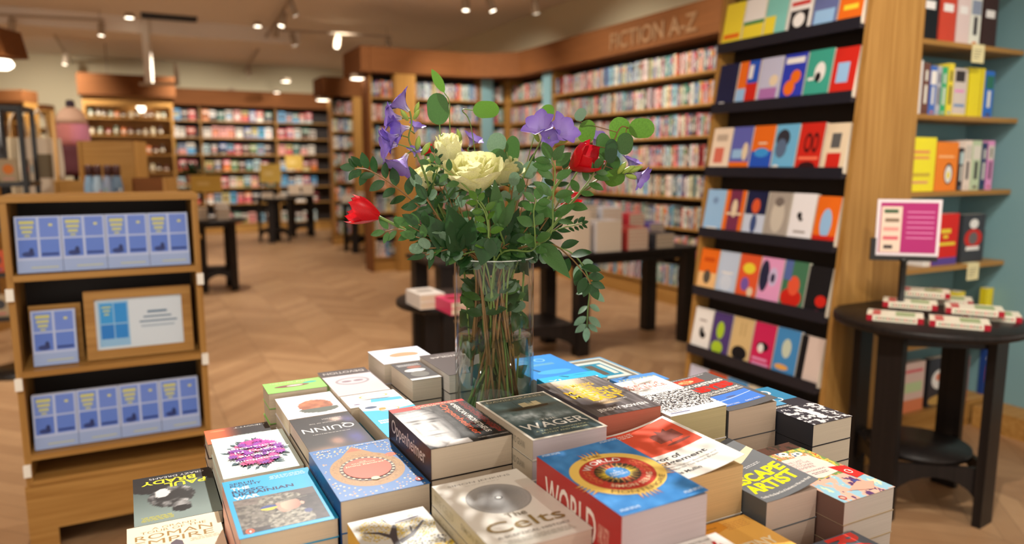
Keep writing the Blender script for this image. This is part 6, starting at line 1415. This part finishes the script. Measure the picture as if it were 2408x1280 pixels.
def cluster(label, via, leaves, mat, smat=None):
    path = spline(vase_path(via[0]) + via, 7); o = V(path[0]); t = thing('eucalyptus_sprig', label, 'eucalyptus', o, 0, 'round-leaved eucalyptus sprigs'); m = MB(); m.tube([p - o for p in path], .0013, 5)
    ms = {}
    for (px, py, D, ang, L, W, mt) in leaves:
        c = B(px, py, D); d = V((math.cos(math.radians(ang)), -.15, math.sin(math.radians(ang)))).normalized(); b = c - d * (L / 2); near = min(path, key=lambda q: (q - b).length)
        m.tube([near - o, b - o], .0009, 5); mb = ms.setdefault(mt.name, (MB(), mt))[0]; leaf(mb, b - o, d, V((RB.uniform(-.3, .3), -1, RB.uniform(0, .5))), L, W, 'round', droop=.08, fold=.12, n=9)
    m.build('stem', smat or L_stem, t)
    for nm, (mb, mt) in ms.items(): mb.build('leaves', mt, t)
cluster('arching eucalyptus sprig at the upper right edge of the bouquet', [B(1300, 500, 1.36), B(1400, 430, 1.35), B(1440, 340, 1.34), B(1460, 300, 1.34), B(1480, 302, 1.34)],
    [(1509, 302, 1.33, 0, .046, .038, L_bright), (1458, 308, 1.35, 100, .050, .042, L_bright), (1470, 338, 1.33, 265, .040, .030, L_mid), (1437, 355, 1.33, 265, .044, .024, L_dark), (1420, 345, 1.36, 100, .050, .030, L_mid), (1445, 418, 1.34, 20, .038, .034, L_bright), (1425, 405, 1.36, 200, .03, .03, L_dark), (1380, 310, 1.37, 80, .044, .034, L_bright), (1365, 270, 1.38, 60, .026, .022, L_grey), (1440, 390, 1.38, 80, .04, .03, L_mid)], L_bright, L_brown)
cluster('eucalyptus sprig with grey round leaves right of the roses', [B(1190, 540, 1.40), B(1200, 420, 1.40), B(1190, 350, 1.41)],
    [(1168, 338, 1.42, 70, .042, .038, L_grey), (1205, 352, 1.41, 85, .052, .030, L_mid), (1172, 372, 1.39, 120, .036, .034, L_mid), (1210, 400, 1.40, 40, .036, .03, L_grey), (1190, 420, 1.40, 200, .03, .028, L_grey), (1245, 400, 1.42, 60, .036, .03, L_grey)], L_grey)
# pinnate branches
SM = dict(kind='oval', L=.032, W=.017, mat=L_dark, n=7, t0=.05)
def br(label, via, **k):
    sp = dict(SM); sp.update(k); return branch('leafy_branch', label, 'foliage branch', [B(*v) for v in via], sp, 'leafy branches in the bouquet')
br('long dark leafy branch reaching far left above the red tulip', [(1040, 560, 1.35), (1000, 500, 1.34), (930, 440, 1.33), (870, 402, 1.33), (835, 396, 1.33)], n=9, t0=.25, L=.036, W=.020)
br('second leafy branch over the roses leaning left', [(1150, 560, 1.31), (1140, 490, 1.30), (1085, 430, 1.29), (1040, 395, 1.29), (1010, 385, 1.29)], n=7, t0=.1, L=.026, W=.014, mat=L_mid)
br('upright leafy branch left of the open red tulip', [(1290, 560, 1.31), (1300, 470, 1.30), (1305, 400, 1.30), (1296, 375, 1.30)], n=5, t0=.2, L=.044, W=.024, mat=L_mid)
br('leafy branch with paired leaves hanging over the vase rim', [(1250, 590, 1.31), (1258, 560, 1.29), (1255, 500, 1.28), (1262, 470, 1.28)], n=5, t0=.1, L=.034, W=.022, mat=L_mid)
br('leafy branch drooping past the right side of the vase', [(1285, 575, 1.32), (1335, 600, 1.31), (1375, 645, 1.31), (1388, 668, 1.31)], n=5, t0=.2, L=.040, W=.022, mat=L_dark)
br('leafy branch falling out of focus behind the right of the vase', [(1290, 580, 1.46), (1350, 600, 1.52), (1385, 660, 1.56), (1382, 730, 1.58), (1380, 770, 1.58)], n=6, t0=.35, L=.040, W=.020, mat=L_grey)
br('fine branch with small dark leaves right of the bouquet', [(1240, 570, 1.4), (1310, 540, 1.4), (1350, 530, 1.4), (1368, 525, 1.4)], n=4, t0=.5, L=.017, W=.009)
br('leafy branch to the right towards the far freesia', [(1270, 560, 1.33), (1340, 480, 1.32), (1385, 425, 1.32), (1400, 400, 1.32)], n=6, t0=.2, L=.034, W=.02, mat=L_mid)
br('leafy branch pointing left below the red tulip', [(1060, 590, 1.33), (1000, 560, 1.32), (940, 540, 1.32), (905, 545, 1.32)], n=4, t0=.3, L=.034, W=.016, mat=L_mid)
br('bright leafy branch in front of the roses', [(1150, 590, 1.29), (1148, 540, 1.28), (1140, 500, 1.27), (1120, 470, 1.27)], n=5, t0=.1, L=.026, W=.016, mat=L_bright)
br('branch of fine leaves between the tall rosebud and left freesias', [(1070, 560, 1.38), (1020, 450, 1.37), (1030, 390, 1.37), (1020, 360, 1.37)], n=6, t0=.3, L=.020, W=.009, mat=L_dark)
# broad dark leaves low in the bouquet and inside the vase
BL_ = [('broad dark leaf spreading low at the left', (1075, 600, 1.33), (1010, 520, 1.30), .10, .05), ('broad dark leaf pointing lower left', (1080, 610, 1.33), (965, 525, 1.33), .12, .05), ('broad leaf in the middle left of the foliage', (1090, 580, 1.33), (1060, 500, 1.29), .085, .05),
       ('broad leaf hanging over the front rim of the vase', (1150, 560, 1.28), (1130, 625, 1.27), .05, .045), ('ribbed bright leaf beside the largest rose', (1175, 540, 1.32), (1165, 440, 1.30), .09, .03), ('pale curled leaf drooping lower right', (1270, 575, 1.30), (1340, 650, 1.28), .08, .035),
       ('broad leaf behind the left foliage', (1100, 580, 1.42), (1000, 470, 1.44), .12, .06), ('broad leaf behind the centre foliage', (1150, 580, 1.46), (1150, 460, 1.46), .12, .08), ('broad leaf behind the right foliage', (1200, 580, 1.44), (1290, 480, 1.45), .12, .07), ('broad leaf behind the far right foliage', (1230, 580, 1.42), (1330, 420, 1.42), .11, .05)]
for i, (nm, p0, p1, L, W) in enumerate(BL_):
    a, b = B(*p0), B(*p1); pre = vase_path(a); path = spline(pre + [a], 6); o = V(path[0]); t = thing('broad_leaf_stem', nm, 'leaf stem', o, 0, 'broad dark leaves in the bouquet'); m = MB(); m.tube([p - o for p in path], .0018, 6); m.build('stem', L_stem, t)
    m = MB(); leaf(m, a - o, b - a, V((0, -1, .5)), L, W, 'point', fold=.25, droop=.1, n=12); leaf(m, a - o, (b - a) + V((.04, 0, -.01)), V((.3, -1, .3)), L * .7, W * .8, 'point', fold=.25, n=10); m.build('leaves', L_dark if i not in (4, 5) else L_mid, t)
# filler sprigs packed through the body of the bouquet
fill = random.Random(77); side = {0: 'left', 1: 'centre left', 2: 'centre', 3: 'centre right', 4: 'right'}
for i in range(48):
    fx_ = i % 5; px = 985 + fx_ * 78 + fill.uniform(-30, 30); py = fill.uniform(425, 560) if i < 28 else (fill.uniform(530, 600) if i < 38 else fill.uniform(390, 470)); D = (1.30 if i < 38 else 1.42) + (.16 if i < 38 else .06) * ((i * 7) % 5) / 4
    b = B(1162 + (px - 1162) * .5, 585, 1.36 + (D - 1.36) * .5)
    lab = '%s filler sprig of %s leaves, %s of the bouquet' % (['highest', 'upper', 'middle', 'lower', 'low front', 'lowest', 'rear', 'rearmost', 'back upper', 'far back'][i // 5], ['dark', 'mid green', 'grey green', 'dark'][i % 4], side[fx_])
    sp = dict(kind=['oval', 'oval', 'round', 'point'][i % 4], L=[.041, .036, .032, .042][i % 4], W=[.022, .020, .026, .017][i % 4], mat=[L_dark, L_mid, L_grey, L_dark][i % 4], n=6, t0=.15)
    a3 = fill.uniform(0, 6.28); st = [V((VX + .045 * math.cos(a3), VY + .045 * math.sin(a3), VB + fill.uniform(.2, .33))), V((VX + (b.x - VX) * .45, VY + (b.y - VY) * .45, VB + VH - .01))]
    sp['t0'] = .12; branch('leafy_branch', lab, 'foliage branch', [b, B(px, py, D)], sp, 'leafy branches in the bouquet', start=st)
# submerged and in-vase leaves belong to two leafy stems
for i, (x, nm) in enumerate([(-.05, 'leafy stem against the left glass of the vase'), (.05, 'leafy stem against the right glass of the vase'), (-.03, 'leafy stem inside the left of the vase above the water'), (.03, 'leafy stem inside the right of the vase above the water'), (0, 'leafy stem inside the middle of the vase above the water')]):
    base = V((VX + x * .6, VY + .01, VB + .03)); t = thing('foliage_sprig', nm, 'foliage stem', base, 0, 'leafy stems inside the vase'); m = MB(); tp = V((x * .6, -.005, VH - .005)); m.tube([ZERO, tp * .5, tp], .002, 6); m.build('stem', L_stem, t); m = MB()
    for k in range(9):
        z = .23 + .026 * k; a = k * 2.4 + i; r0 = V((x * .6 * z / VH, 0, z)); d = V((math.cos(a), math.sin(a) - .3, .9 if k % 2 else -.6)); leaf(m, r0, d, V((0, -1, .1)), .052, .036, 'point', fold=.3)
    # keep inside the glass
    vv = []
    for p in m.v:
        q = V(p) + base; dx, dy = q.x - VX, q.y - VY; rr_ = math.hypot(dx, dy)
        if rr_ > .066 and q.z < VB + VH + .02: q.x = VX + dx * .066 / rr_; q.y = VY + dy * .066 / rr_
        vv.append(tuple(q - base))
    m.v = vv; m.build('leaves', L_dark, t)
